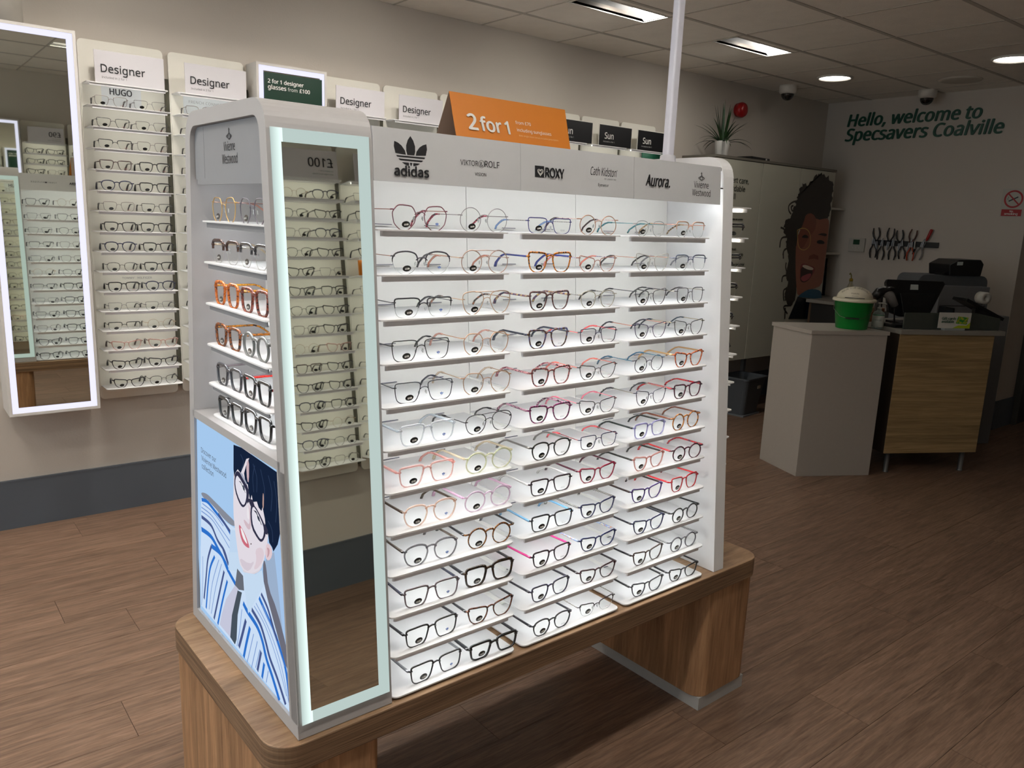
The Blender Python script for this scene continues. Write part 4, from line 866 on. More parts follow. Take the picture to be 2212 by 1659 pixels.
# left end (six shelves)
TE = [[(('hex', .053, .047, 'm', 'm:#c9a468', 'm:#d8a890', 'k:#c98a78'), 'gold octagonal wire'), (('hex', .052, .046, 'm', 'm:#6f6870', 'm:#8a7478', 'k:#3a3438'), 'gunmetal octagonal wire')],
      [(('square', .053, .043, 'b', 't:#17131c,#4a2c1c,#141016', 'm:#b8a890', 'k:#2a2424'), 'dark browline with clear lower rims'), (('square', .053, .043, 'b', 'k:#1c1a20', 'm:#a8a49c', 'k:#1c1a20'), 'black browline with silver rims')],
      [(('square', .050, .044, 'A', 't:#6a2c0c,#c96a1e,#8a3c10', 't:#a86a10,#e0a030,#8a4c10', 't:#a86a10,#c98020'), 'chunky orange tortoiseshell'), (('square', .050, .044, 'A', 't:#2c1210,#8a4434,#4a1c16', 't:#8a4c10,#c08020,#5a2c10', 'k:#6a3410'), 'chunky red-brown')],
      [(('square', .050, .042, 'A', 't:#1c0e0a,#8a4a20,#2a140c', 't:#2a1608,#b8741c,#1c0e08', 't:#2a1608,#b8741c'), 'brown tortoiseshell square'), (('round', .049, .044, 'A', 'k:#6a6c6a', 't:#2a1608,#a8641c,#1c0e08', 'k:#2a1608'), 'solid grey round')],
      [(('square', .050, .042, 'A', 'k:#34343a', 'k:#6a6064', 'k:#5a5054'), 'grey-black square'), (('rect', .051, .042, 'A', 'k:#0f0f12', 't:#8a1418,#d83028,#2a1420', 't:#8a1418,#d83028'), 'black square with red tartan arms')],
      [(('rect', .051, .040, 'A', 'k:#121214', 'k:#121214', 'k:#121214'), 'thick black rectangular'), (('square', .052, .044, 'A', 'k:#0c0c0e', 'k:#0c0c0e', 'k:#0c0c0e'), 'thick black oversized square')]]
for k, row in enumerate(TE):
    z = (zl+[1.0155])[k]+0.0005
    for q, (spec, words) in enumerate(row):
        glasses(spec, '%s pair, %s of %s shelf, stand end above poster' % (words, ('left', 'right')[q], ORD[k]),
                W(0.030, (0.392, 0.238)[q]-0.000*k, z), TH-PI/2+random.uniform(-0.03, 0.03), 'eyeglasses on the narrow end of the stand', '£170', 'Vivienne Westwood', mat('#33343a', 0.6))
# far end, seen from behind
for k in (0, 1, 2, 3, 4, 5):
    if k == 0: continue
    spec = (('rect', .052, .036, 'b', 'k:#101014', 'k:#101014', 'k:#101014'), ('way', .050, .036, 'b', 'k:#16161a', 'k:#2a2a30', 'k:#101014'), ('rect', .052, .034, 'b', 'k:#141418', 'k:#141418', 'k:#141418'))[k % 3]
    for q in (0, 1):
        glasses(spec, ('dark half-rim glasses on %s lit shelf beyond the stand end panel' % ORD[k]) if q == 0 else ('second pair further back on %s shelf beyond the stand end panel' % ORD[k]), W(1.478-0.004*k, 0.180+0.165*q, 1.5380-0.0885*k+0.0005), TH+PI/2, 'eyeglasses on the far end of the stand', '£90', None)

# ================================================================== WALL BAYS
BP = 0.3755
WP = [(('rect', .051, .036, 'm', 'k:#17171a', 'k:#17171a', 'k:#1c1c20'), 'black rectangular metal'),
      (('panto', .048, .038, 'm', 'k:#1a1a1e', 'k:#1a1a1e', 'k:#1a1a1e'), 'dark rounded metal'),
      (('rect', .052, .035, 's', 'k:#121214', 'k:#1a1a1c', 'k:#1a1a1c'), 'black half-rim'),
      (('square', .050, .038, 'a', 'k:#141416', 'k:#141416', 'k:#141416'), 'black square'),
      (('panto', .049, .040, 'a', 'k:#1c2140', 'k:#1a1c2a', 'k:#1a1c2a'), 'navy rounded'),
      (('rect', .050, .037, 'a', 'k:#4c3c38', 'k:#3c3230', 'k:#2a2424'), 'brown rectangular'),
      (('square', .050, .038, 'm', 'm:#8c8480', 'm:#8c8480', 'k:#3a3434'), 'grey wire square'),
      (('cat', .050, .037, 'a', 'k:#17141a', 'k:#17141a', 'k:#17141a'), 'black cat-eye'),
      (('rect', .051, .036, 'n', 'm:#5a5658', 'm:#5a5658', 'k:#2a2a2c'), 'thin gunmetal'),
      (('cat', .049, .037, 'a', 'c:#e6c2ba', 'k:#4a3430', 'k:#4a3430'), 'clear blush cat-eye'),
      (('round', .046, .043, 'n', 'm:#b49c80', 'm:#b49c80', 'k:#3a3434'), 'thin gold round')]
SLOT = mat('#4e4c3e', 0.6); PANELM = mat('#dfddd3', 0.5, var=0.01)
def bay(x0, wall, lab, nsh=15, sign=None, fill=None, orders=None, strips=True, grp=None, glab='', pos='', demo=None):
    """one bay of wall shelving; wall 'b' faces -Y, 'f' faces +Y"""
    rot = 0 if wall == 'b' else PI
    loc = (x0, YB-0.001, 0) if wall == 'b' else (x0+0.3525, YF+0.001, 0)
    t = thing('wall_shelving', lab, 'shelving', loc, (0, 0, rot), grp)
    MB().prism(rrect(0, 0.567, 0.3525, 2.172, 0.02), -0.022, -0.012, 'y').build('backing_panel', CREAM, t)
    MB().box(0.004, -0.026, 0.625, 0.3485, -0.0222, 1.985).build('lit_panel', PANELM, t)
    MB().box(0.3545, -0.020, 0.60, 0.3735, -0.001, 2.05).build('upright', SLOT, t)
    lg = MB().prism(rrect(0.010, -0.120, 0.345, -0.022, 0.012, (1, 1, 0, 0)), 1.983, 1.988).box(0.022, -0.114, 1.973, 0.333, -0.108, 1.983).build('sign_ledge', WHITE, t)
    if strips: MB().box(0.026, -0.106, 1.976, 0.330, -0.099, 1.982).build('light_strip', STRIP_W, lg)
    for k in range(nsh):
        z = 1.891-0.0897*k
        s_ = shelf(t, 0.008, 0.3485, -0.140, z, 0.1135, STRIP_W, 0, strips and k < nsh-1)
    def place(px, py, pz): 
        return (loc[0]+px, loc[1]+py, pz) if wall == 'b' else (loc[0]-px, loc[1]-py, pz)
    if sign:
        kind, sl_ = sign
        dark = kind == 'Sun'
        b0, b1 = (0.046, 0.331) if not dark else (0.046, 0.350)
        if kind == 'Sun': b0, b1 = 0.082, 0.388
        if kind.startswith('£'): b0, b1 = 0.026, 0.311
        sc_ = thing('sign_card', sl_, 'sign', place(0, 0, 1.9885), (0, 0, rot), 'sign cards above the wall shelves')
        bd = MB().box(b0, -0.112, 0.0, b1, -0.109, 0.132).build('card', mat('#d7d4d8', 0.5, var=0.01) if not dark else mat('#0e0e12', 0.4), sc_)
        if dark:
            text('Sun', (b0+0.045, -0.1135, 0.045), 0.085, LETTW, bd, bold=0.02, hscale=1.1); text('Included in 2 for 1', (b0+0.035, -0.1135, 0.022), 0.105, mat('#c9c9c6', 0.6), bd)
            MB().box(b0-0.006, -0.1085, -0.0, b1+0.006, -0.1065, 0.138).build('card_backing', CREAM, sc_)
        elif kind.startswith('£'):
            text(kind, (b0+0.024, -0.1125, 0.054), 0.083*len(kind)/2.6, INK, bd, hscale=1.0, bold=0.01)
            gt = mat('#3f6a58', 0.6)
            text('Included in 2 for 1', (b0+0.024, -0.1125, 0.034), 0.075, gt, bd); text('with single-vision lenses', (b0+0.024, -0.1125, 0.019), 0.108, gt, bd)
        else:
            text(kind, (b0+0.024, -0.1125, 0.043), 0.180, INK, bd, hscale=1.05, bold=0.008); text('Included in 2 for 1', (b0+0.026, -0.1125, 0.018), 0.100, mat('#55565a', 0.6), bd)
    for k in (fill or []):
        for q in (0, 1):
            pi_ = (orders[(2*k+q) % len(orders)]) if orders else 0
            spec, wd = WP[pi_]
            z = 1.891-0.0897*k
            lab_ = '%s pair, %s of %s shelf, %s' % (wd, ('left', 'right')[q], ORD[k], pos)
            glasses(spec, lab_, place((0.105, 0.265)[q]+random.uniform(-0.004, 0.004), -0.122+random.uniform(-0.003, 0.003), z+0.0005), rot+random.uniform(-0.06, 0.06), glab, None, (demo if demo and k < 10 else None), demo_m=mat('#cf8f8c', 0.6), pads=False, detail=bool(demo), tscale=0.72)
    return t
DR = list(range(15))
b1 = bay(0.273, 'b', 'wall shelving bay with cream backing, right beside the tall lit mirror', sign=('Designer', 'white Designer sign card nearest the tall lit mirror'), fill=DR,
    orders=[6, 8, 0, 8, 2, 6, 5, 3, 4, 3, 6, 0, 3, 3, 4, 3, 1, 3, 3, 4, 8, 8, 2, 10, 9, 9, 7, 7, 7, 1], glab='eyeglasses on the wall bay beside the lit mirror', pos='wall bay beside lit mirror', demo='HUGO')
text('HUGO', (0.118, -0.0275, 1.952), 0.094, mat('#2c2e36', 0.5), b1, bold=0.03, hscale=1.1)
MB().box(0.085, -0.0268, 1.90, 0.25, -0.0262, 1.983).build('brand_strip', mat('#d6dade', 0.4), b1)
text('TOMMY   HILFIGER', (0.125, -0.0268, 1.132), 0.130, mat('#6a6a74', 0.5), b1, sp=1.1)
b2 = bay(0.6485, 'b', 'wall shelving bay partly hidden behind the stand end housing', sign=('Designer', 'white Designer sign card between the tall mirror and green sign'), fill=DR,
    orders=[6, 3, 2, 3, 0, 3, 2, 7, 8, 4, 6, 3, 0, 0, 6, 3, 8, 1, 0, 3, 2, 3, 8, 7, 0, 0, 2, 3, 8, 1], glab='eyeglasses on the wall bay behind the stand', pos='wall bay behind stand')
MB().box(0.06, -0.0268, 1.905, 0.335, -0.0262, 1.983).build('brand_strip', mat('#d6dce0', 0.4), b2)
text('FRENCH CONNECTION', (0.085, -0.0275, 1.955), 0.20, mat('#9a9ca0', 0.5), b2, sp=1.1); text('LONDON', (0.160, -0.0275, 1.940), 0.05, mat('#9a9ca0', 0.5), b2)
names = {1: 'Designer', 2: 'Designer', 3: 'Designer', 4: 'Sun', 5: 'Sun', 6: 'Sun', 7: 'Sun'}
slab = {1: 'white Designer sign card just right of the green lit sign', 2: 'white Designer sign card directly left of the orange tent card', 3: 'white Designer sign card hidden behind the orange tent card',
        4: 'black Sun sign card hidden behind the orange tent card', 5: 'black Sun sign card cut off by the orange tent card', 6: 'black Sun sign card in the middle of the visible three', 7: 'black Sun sign card directly left of the pale pole'}
for i in range(1, 8):
    x0 = 1.0285+0.3755*i
    bay(x0, 'b', 'cream shelving bay behind the stand, %s of seven' % ['', 'first', 'second', 'third', 'fourth', 'fifth', 'sixth', 'last'][i],
        sign=(names[i], slab[i]), fill=[0], orders=[0, 7, 3], strips=(i > 2), nsh=5 if i < 8 else 15, glab='glasses peeping above the stand header', pos='%s wall bay above the stand header' % ['', 'first', 'second', 'third', 'fourth', 'fifth', 'sixth', 'last'][i])
# lit wall mirrors
LITW = emat('#e4e3ff', 1.12)
def wall_mirror(x0, x1, wall, lab, depth=0.20, z0=0.567, z1=2.165):
    rot = 0 if wall == 'b' else PI
    loc = ((x0 if wall == 'b' else x1), YB-0.001 if wall == 'b' else YF+0.001, 0)
    t = thing('wall_mirror', lab, 'mirror', loc, (0, 0, rot)); w_ = x1-x0
    fr = MB(); e = 0.012
    fr.box(0, -depth, z0, e, 0, z1); fr.box(w_-e, -depth, z0, w_, 0, z1); fr.box(e, -depth, z0, w_-e, 0, z0+e); fr.box(e, -depth, z1-e, w_-e, 0, z1)
    fr.build('frame', mat('#cfcbc6', 0.5, var=0.02), t)
    s_ = 0.024; ld = MB(); a, b, c, d = e, w_-e, z0+e, z1-e; y = -depth+0.004
    v = [(a, y, c), (b, y, c), (b, y, d), (a, y, d), (a+s_, y, c+s_), (b-s_, y, c+s_), (b-s_, y, d-s_), (a+s_, y, d-s_)]
    ld.add(v, [(0, 1, 5, 4), (1, 2, 6, 5), (2, 3, 7, 6), (3, 0, 4, 7)]).build('lit_border', LITW, t)
    MB().add([(a+s_, y+0.001, c+s_), (b-s_, y+0.001, c+s_), (b-s_, y+0.001, d-s_), (a+s_, y+0.001, d-s_)], [(0, 1, 2, 3)]).build('mirror_glass', MIRROR, t)
    MB().box(e, y+0.002, z0+e, w_-e, y+0.006, z1-e).build('backing_board', mat('#6a6a6a', 0.6), t)
    return t
wall_mirror(-0.1145, 0.2365, 'b', 'tall wall mirror with glowing white border at the left edge')
m2 = wall_mirror(1.024, 1.390, 'b', 'lit wall mirror behind the green sign, only its top showing', depth=0.13, z1=2.172)
gs = thing('promotional_sign', 'dark green sign with white lettering in a glowing white frame', 'sign', (0, 0, 0))
GRN = mat('#0f3325', 0.4)
gb = MB().box(1.058, YB-0.143, 1.78, 1.358, YB-0.136, 2.128).build('board', GRN, gs)
text('2 for 1 designer', (1.074, YB-0.1438, 2.080), 0.185, LETTW, gb, bold=0.03); text('glasses', (1.074, YB-0.1438, 2.052), 0.094, LETTW, gb, bold=0.03); text('from', (1.176, YB-0.1438, 2.052), 0.050, LETTW, gb)
text('£100', (1.236, YB-0.1438, 2.052), 0.056, LETTW, gb, bold=0.03)
MB().box(1.066, YB-0.136, 1.9, 1.076, YB-0.132, 2.0).build('hanger', STEEL, gs)
cp = thing('cable_trunking', 'round white conduit rising from the tall left mirror to ceiling', 'conduit', (0.0, 3.80, 2.166))
MB().lathe([(0.062, 0.0), (0.062, H-2.166)], 28).build('pipe', mat('#bdb8ae', 0.5), cp, True)
g2 = thing('promotional_board', 'green board with white edge right of the pale pole', 'sign', (0, 0, 0))
MB().box(3.86, YB-0.052, 1.72, 4.150, YB-0.044, 2.086).build('board', mat('#0f5a42', 0.5), g2); MB().box(4.150, YB-0.054, 1.72, 4.162, YB-0.042, 2.09).build('edge_trim', WHITE, g2)
# opposite wall, seen in the mirrors
fx = lambda k: 1.0115+BP*k
bay(fx(-1), 'f', 'wall shelving bay behind the camera, reflected in the tall left mirror', sign=('£90', 'white sign card reading £90, seen only in the tall mirror'), fill=DR, orders=[7, 7, 3, 7, 6, 7, 1, 7, 4, 3, 7, 1, 7, 3, 9, 7, 7, 7], glab='eyeglasses seen mirrored under the £90 sign', pos='bay seen in tall mirror')
bay(fx(0), 'f', 'wall shelving bay behind the camera, reflected in the stand mirror', sign=('£100', 'white sign card reading £100, seen in the stand mirror'), fill=DR, orders=[4, 10, 7, 1, 4, 6, 7, 1, 8, 7, 3, 7, 7, 1, 7, 6, 9, 10, 7, 5, 7, 7, 3], glab='eyeglasses seen mirrored under the £100 sign', pos='bay seen in stand mirror')
bay(fx(1), 'f', 'wall shelving bay behind the camera with an orange card on it', sign=('£100', 'second white £100 sign card, cut off in the stand mirror'), fill=[k for k in DR if k != 4], orders=[8, 8, 0, 3, 6, 8, 8, 7, 5, 8, 0, 8, 8], glab='eyeglasses seen mirrored beside the orange card', pos='bay with orange card')
bay(fx(2), 'f', 'wall shelving bay behind the camera, fourth along the opposite wall', sign=('£130', 'white sign card reading £130 on the opposite wall'), fill=[0], orders=[0, 7], glab='eyeglasses on the opposite wall', pos='last bay opposite')
wall_mirror(fx(-2)+0.005, fx(-2)+0.355, 'f', 'lit wall mirror behind the camera, seen in the tall left mirror', depth=0.14)
oc = thing('orange_card', 'small orange card standing on a shelf, seen in the stand mirror', 'card', (fx(1)+0.12, YF+0.115, 1.891-0.0897*4))
MB().box(-0.10, -0.003, 0, 0.02, 0.003, 0.075).build('card', OR, oc)
# glasses on the back of the stand (seen in the tall mirror)
for k in range(12):
    for q in (0, 1):
        spec, wd = WP[[0, 8, 8, 2, 8, 10, 2, 8, 0, 6, 7, 3][k] if q == 0 else [10, 0, 1, 6, 6, 1, 3, 3, 3, 3, 3, 3][k]]
        z = zrow[k]+0.0005
        glasses(spec, '%s pair, %s of %s shelf, back of stand seen in mirror' % (wd, ('outer', 'inner')[q], ORD[k]), W((0.300, 0.470)[q], D-yf(z)-0.018, z), TH+PI+random.uniform(-0.04, 0.04), 'eyeglasses on the back of the display stand', None, None, pads=False, detail=False)

# ================================================================== CABINETS AND PLANT
CYF = 3.62; CZ0 = 0.445; CZ1 = 1.982
cb = thing('tall_cabinet', 'row of tall pale cabinets with a laughing face print on the doors', 'cabinet', (0, 0, 0))
PNL = mat('#b9b7a8', 0.45, var=0.02, vs=3)
MB().box(4.362, CYF+0.018, CZ0+0.004, 5.988, YB-0.002, CZ1).build('carcass', mat('#57524a', 0.6), cb)
MB().box(4.352, CYF-0.004, CZ1, 5.998, YB-0.002, CZ1+0.018).build('top_edge', mat('#6f6a60', 0.5), cb)
drs = []
for a, b in ((4.364, 4.938), (4.9455, 5.461), (5.4665, 5.990)):
    drs.append(bevel(MB().box(a, CYF, CZ0, b, CYF+0.017, CZ1-0.004).build('door_panel', PNL, cb), 0.0015))
for x in (4.45, 5.10, 5.90):
    MB().box(x-0.015, CYF+0.10, 0, x+0.015, CYF+0.13, CZ0+0.004).build('leg', STEEL, cb)
P3 = lambda u, v, o_: (u, CYF-0.0003-o_, v)
SKA, SKB = '#9a5f4a', '#824a36'
def rough(P, amp):
    rg_ = random.Random(3); Q = []
    for i in range(len(P)):
        a, b = P[i], P[(i+1) % len(P)]
        for q in range(3): t = q/3; Q.append((a[0]*(1-t)+b[0]*t+rg_.uniform(-amp, amp), a[1]*(1-t)+b[1]*t+rg_.uniform(-amp, amp)))
    return smoothp(Q)
face = [*[('#2c231b', ribbon(c_, 15)) for c_ in K['CURLS']], ('#241c16', rough(smoothp(K['chair']), 16)), ('#2c231b', rough(smoothp(K['chair2']), 12)), (SKA, smoothp(K['cface'])), (SKA, smoothp(K['cface2'])), (SKB, smoothp(K['shade1'])),
        ('#c9a25c', ribbon(K['rim']+K['rim'][:1], 7)), ('#1d110b', smoothp(K['eyeL'])), ('#1d110b', smoothp(K['eyeR'])), ('#2c1a10', smoothp(K['browR'])),
        ('#7a3c26', K['noses']), ('#8c3c34', smoothp(K['mouth'])), ('#3a1412', [(int(0.82*x+0.18*K['mouth'][7][0]), int(0.82*y+0.18*K['mouth'][7][1])) for x, y in smoothp(K['mouth'])]),
        ('#e8d8c4', smoothp(K['cteeth'])), ('#b05058', smoothp(K['tong'])), ('#1f5470', smoothp(K['scarf'])), ('#101418', K['coat']), ('#0e2438', K['coat2'])]
layers('printed_portrait', drs[1], face, P3, 0.00015, 0)
CT = mat('#33382f', 0.6)
for s, x, z, wd in (('Expert care,', 4.470, 1.812, 0.300), ('affordable', 4.470, 1.752, 0.262), ('for all', 4.470, 1.692, 0.150), ('No compromise on service', 4.500, 1.540, 0.240), ('Contact lens deals', 4.47, 1.312, 0.222), ('subscriptions from £70', 4.47, 1.268, 0.314), ('with a 30 day free lens trial', 4.47, 1.196, 0.340)):
    text(s, (x, CYF-0.0006, z), wd, CT, drs[0], bold=0.01)
# flat black box on the cabinet
dv = thing('router_box', 'flat black box with a white tag lying on the tall cabinets', 'device', (5.02, 3.80, CZ1+0.018), (0, 0, 0.1))
bevel(MB().box(-0.11, -0.075, 0.0, 0.17, 0.075, 0.034).build('case', BLACK, dv), 0.006, 3)
MB().box(0.10, -0.0765, 0.004, 0.12, -0.075, 0.030).build('tag', LETTW, dv)
MB().tube([(-0.11, 0, 0.02), (-0.18, -0.02, 0.012), (-0.26, -0.03, 0.003)], 0.003, 6).build('cable', mat('#b8b4aa', 0.5), dv)
# plant
plt = thing('potted_plant', 'spiky green plant in a white pot on the tall cabinets', 'plant', (4.505, 3.695, CZ1+0.018))
MB().lathe([(0.044, 0.0), (0.047, 0.003), (0.055, 0.104), (0.056, 0.106), (0.052, 0.106), (0.050, 0.09), (0.0, 0.088)], 36).build('pot', mat('#d9d7d2', 0.35), plt, True)
LEAFG = mat('#213c1c', 0.45, var=0.35, vs=14)
rg = random.Random(5)
for i in range(34):
    az = 2*PI*i/34*2.618*3.1; inner = i % 3
    L = (0.30, 0.25, 0.24)[inner]*rg.uniform(0.85, 1.05); ele = (1.40, 0.95, 0.55)[inner]+rg.uniform(-0.12, 0.12); droop = (0.1, 0.7, 1.3)[inner]
    pts = []; x = r_ = 0.0; z = 0.085; e = ele; n_ = 8
    for q in range(n_+1):
        pts.append((r_, z)); r_ += L/n_*math.cos(e); z += L/n_*math.sin(e); e -= droop/n_
    v = []; f = []; ca, sa = math.cos(az), math.sin(az)
    for q, (rr0, zz) in enumerate(pts):
        wd = 0.0095*(1-(q/n_)**1.6)+0.0004; rr1 = rr0+0.012
        v += [(rr1*ca-wd*sa, rr1*sa+wd*ca, zz), (rr1*ca, rr1*sa, zz-wd*0.35), (rr1*ca+wd*sa, rr1*sa-wd*ca, zz)]
        if q: o_ = 3*q; f += [(o_-3, o_-2, o_+1, o_), (o_-2, o_-1, o_+2, o_+1)]
    MB().add(v, f).build('leaf', LEAFG, plt, True)
# red sounder
sd_ = thing('alarm_sounder', 'round red alarm sounder on the back wall behind the plant', 'alarm', (4.98, YB-0.001, 2.397), (PI/2, 0, 0))
MB().lathe([(0.052, 0), (0.052, 0.018), (0.050, 0.020)], 28).build('base', mat('#a3161a', 0.35), sd_, True); MB().lathe([(0.056, 0.02), (0.058, 0.045), (0.050, 0.062), (0.02, 0.068), (0, 0.068)], 28).build('cap', mat('#b0181c', 0.3), sd_, True)
# bin under the cabinets
bn = thing('waste_bin', 'dark grey plastic bin on the floor beneath the cabinets', 'bin', (4.93, 3.60, 0), (0, 0, 0.1))
def frust(mb, a0, b0, z0, a1, b1, z1, mi=0, cap=True, hollow=0):
    n0 = rrect(-a0, -b0, a0, b0, 0.03); n1 = rrect(-a1, -b1, a1, b1, 0.035); n = len(n0)
    f = [(i, (i+1) % n, n+(i+1) % n, n+i) for i in range(n)]
    if cap: f.append(tuple(range(n-1, -1, -1)))
    mb.add([(x, y, z0) for x, y in n0]+[(x, y, z1) for x, y in n1], f, mi)
BING = mat('#4a4e52', 0.5)
mb = MB(); frust(mb, 0.115, 0.085, 0.012, 0.155, 0.12, 0.30); frust(mb, 0.155, 0.12, 0.30, 0.168, 0.133, 0.302, cap=False); frust(mb, 0.168, 0.133, 0.302, 0.168, 0.133, 0.315, cap=False); frust(mb, 0.168, 0.133, 0.315, 0.152, 0.117, 0.315, cap=False); frust(mb, 0.150, 0.115, 0.30, 0.152, 0.117, 0.315, cap=False)
mb.build('body', BING, bn); MB().box(-0.13, -0.10, 0, 0.13, 0.10, 0.012).build('foot', mat('#6a6e72', 0.5), bn); MB().box(0.03, -0.119, 0.22, 0.07, -0.112, 0.245).build('label', mat('#a89a88', 0.6), bn)

# corner shelves with bottles, framed board, back counter
SHW = mat('#c9c5ba', 0.5)
for z, lab in ((1.690, 'upper small white corner shelf beside the tall cabinets'), (1.302, 'lower small white corner shelf beside the tall cabinets')):
    c_ = thing('wall_shelf', lab, 'shelf', (6.0, 3.66, z)); MB().box(0, 0, -0.018, XE-6.0-0.001, YB-3.66-0.001, 0).build('board', SHW, c_); MB().box(0.05, 0.2, -0.06, 0.07, YB-3.661, -0.018).build('bracket', STEEL, c_)
DKB = mat('#161310', 0.25)
def bottle(x, y, z, r, h, lab, m=DKB):
    b_ = thing('bottle', lab, 'bottle', (x, y, z)); MB().lathe([(r*0.9, 0), (r, 0.004), (r, h*0.55), (r*0.35, h*0.74), (r*0.32, h*0.86)], 20).build('body', m, b_, True); MB().lathe([(r*0.36, h*0.86), (r*0.30, h*0.95), (r*0.12, h)], 16).build('nozzle', BLACK, b_, True)
bottle(6.10, 3.72, 1.302, 0.030, 0.19, 'dark bottle with pointed nozzle on the lower corner shelf')
bottle(6.155, 3.80, 1.302, 0.028, 0.13, 'shorter dark bottle on the lower corner shelf, behind')
bottle(6.07, 3.74, 1.690, 0.022, 0.095, 'small dark bottle on the upper corner shelf')
rc = thing('paper_roll', 'pale rolled paper standing on the upper corner shelf', 'paper', (6.13, 3.82, 1.690)); MB().lathe([(0.03, 0), (0.03, 0.22), (0.02, 0.22), (0.02, 0.0)], 20).build('roll', mat('#9c8a7c', 0.7), rc, True)
fb = thing('framed_board', 'black-framed board leaning against the end wall in the corner', 'board', (6.262, 3.84, 0.912), (0, -0.06, 0))
MB().box(-0.004, -0.085, 0.008, 0.0, 0.07, 0.32).build('panel', mat('#6c6c70', 0.4), fb)
MB().box(-0.012, -0.095, 0, 0.002, -0.083, 0.335).box(-0.012, -0.095, 0.322, 0.002, 0.08, 0.335).box(-0.012, -0.095, 0, 0.002, 0.08, 0.012).box(-0.012, 0.07, 0, 0.002, 0.08, 0.335).build('frame', BLACK, fb)
bc = thing('back_counter', 'low counter with grey worktop along the end wall', 'counter', (0, 0, 0))
MB().prism([(5.72, 2.75), (XE-0.013, 2.75), (XE-0.013, YB-0.013), (6.0, YB-0.013), (6.0, 3.60), (5.72, 3.60)], 0.885, 0.91).build('worktop', GREYTOP, bc); MB().box(5.76, 2.78, 0.10, XE-0.02, YB-0.35, 0.885).build('base_unit', mat('#54402c', 0.5), bc); MB().box(5.80, 2.82, 0.0, XE-0.03, YB-0.4, 0.10).build('plinth', BLACK, bc)
for a in (2.80, 3.19): MB().box(5.752, a, 0.12, 5.76, a+0.375, 0.875).build('door', mat('#1b1712', 0.5), bc)
# yellow wire hook object by the bin in the corner (small yellow clip on a bottle)
sb = thing('spray_bottle', 'clear spray bottle with a faint yellow trigger on the back counter', 'bottle', (6.02, 3.38, 0.91))
MB().lathe([(0.033, 0), (0.034, 0.10), (0.014, 0.15), (0.013, 0.165)], 20).build('body', clearmat('#cfc8b0', 0.3), sb, True); MB().lathe([(0.015, 0.165), (0.015, 0.185), (0.008, 0.19)], 14).build('collar', mat('#a08018', 0.4), sb, True)
MB().tube([(0, 0, 0.185), (-0.01, 0.0, 0.22), (-0.045, -0.01, 0.235), (-0.06, -0.012, 0.225)], 0.005, 6).build('trigger', mat('#8c8240', 0.4), sb)

# ================================================================== END WALL
RE = (PI/2, 0, -PI/2)
LET = {}
def raw(s_):
    cu = bpy.data.curves.new('letters', 'FONT'); cu.body = s_; cu.size = 1
    if FONT: cu.font = FONT
    cu.extrude = 0.035; cu.shear = 0.18; cu.resolution_u = 3
    o = bpy.data.objects.new('tmp', cu); COL.objects.link(o); dg = bpy.context.evaluated_depsgraph_get(); me = bpy.data.meshes.new_from_object(o.evaluated_get(dg)); bpy.data.objects.remove(o)
    me.materials.clear(); me.materials.append(mat('#0c4a38', 0.4)); return me
def maxx(me): return max(v.co.x for v in me.vertices)
wt = thing('wall_lettering', 'raised green words welcoming customers, high on the end wall', 'sign', (XE-0.006, 3.745, 2.27))
for s_, dz, wd in (('Hello, welcome to', 0.118, 1.105), ('Specsavers Coalville', -0.004, 1.275)):
    k = wd/maxx(raw(s_))
    for i, ch in enumerate(s_):
        if ch == ' ': continue
        if ch not in LET:
            me = raw(ch); LET[ch] = (me, maxx(me))
            bm = bmesh.new(); bm.from_mesh(me); src = bm.faces[:]+bm.verts[:]+bm.edges[:]
            for q_, (dx, dy) in enumerate(((0.018, 0), (-0.018, 0), (0, 0.014), (0, -0.014))):
                r_ = bmesh.ops.duplicate(bm, geom=src); bmesh.ops.translate(bm, verts=[g for g in r_['geom'] if isinstance(g, bmesh.types.BMVert)], vec=(dx, dy, 0.002*(q_+1)))
            bm.to_mesh(me); bm.free()
        me, mx_ = LET[ch]
        off = (maxx(raw(s_[:i+1]))-mx_)*k
        o = link('letter', me, wt, (0, -off, dz), RE); o.scale = (k, k*1.04, 0.16)
# no smoking sign
ns = thing('no_smoking_sign', 'white no smoking sign with red ring and red caption', 'sign', (XE-0.001, 2.400, 1.650), RE)
sg = MB().box(-0.005, -0.005, 0, 0.155, 0.205, 0.002).build('plate', mat('#b9b6ad', 0.5), ns)
RED = mat('#a3141c', 0.45)
MB().box(0.006, 0.002, 0.002, 0.146, 0.052, 0.0026).build('caption_panel', RED, ns)
text('No', (0.064, 0.031, 0.003), 0.024, LETTW, ns, (0, 0, 0), bold=0.02); text('smoking', (0.030, 0.011, 0.003), 0.092, LETTW, ns, (0, 0, 0), bold=0.02)
cxn, cyn = 0.078, 0.128
def flatring(cx_, cy__, r0, r1, k=36, z=0.0026):
    v = [(cx_+r*math.cos(2*PI*i/k), cy__+r*math.sin(2*PI*i/k), z) for r in (r0, r1) for i in range(k)]
    return MB().add(v, [(i, (i+1) % k, k+(i+1) % k, k+i) for i in range(k)])
flatring(cxn, cyn, 0.053, 0.066).build('ring', RED, ns)
MB().add([(cxn-0.044, cyn+0.037, 0.0029), (cxn-0.037, cyn+0.044, 0.0029), (cxn+0.044, cyn-0.037, 0.0029), (cxn+0.037, cyn-0.044, 0.0029)], [(0, 1, 2, 3)]).build('bar', RED, ns)
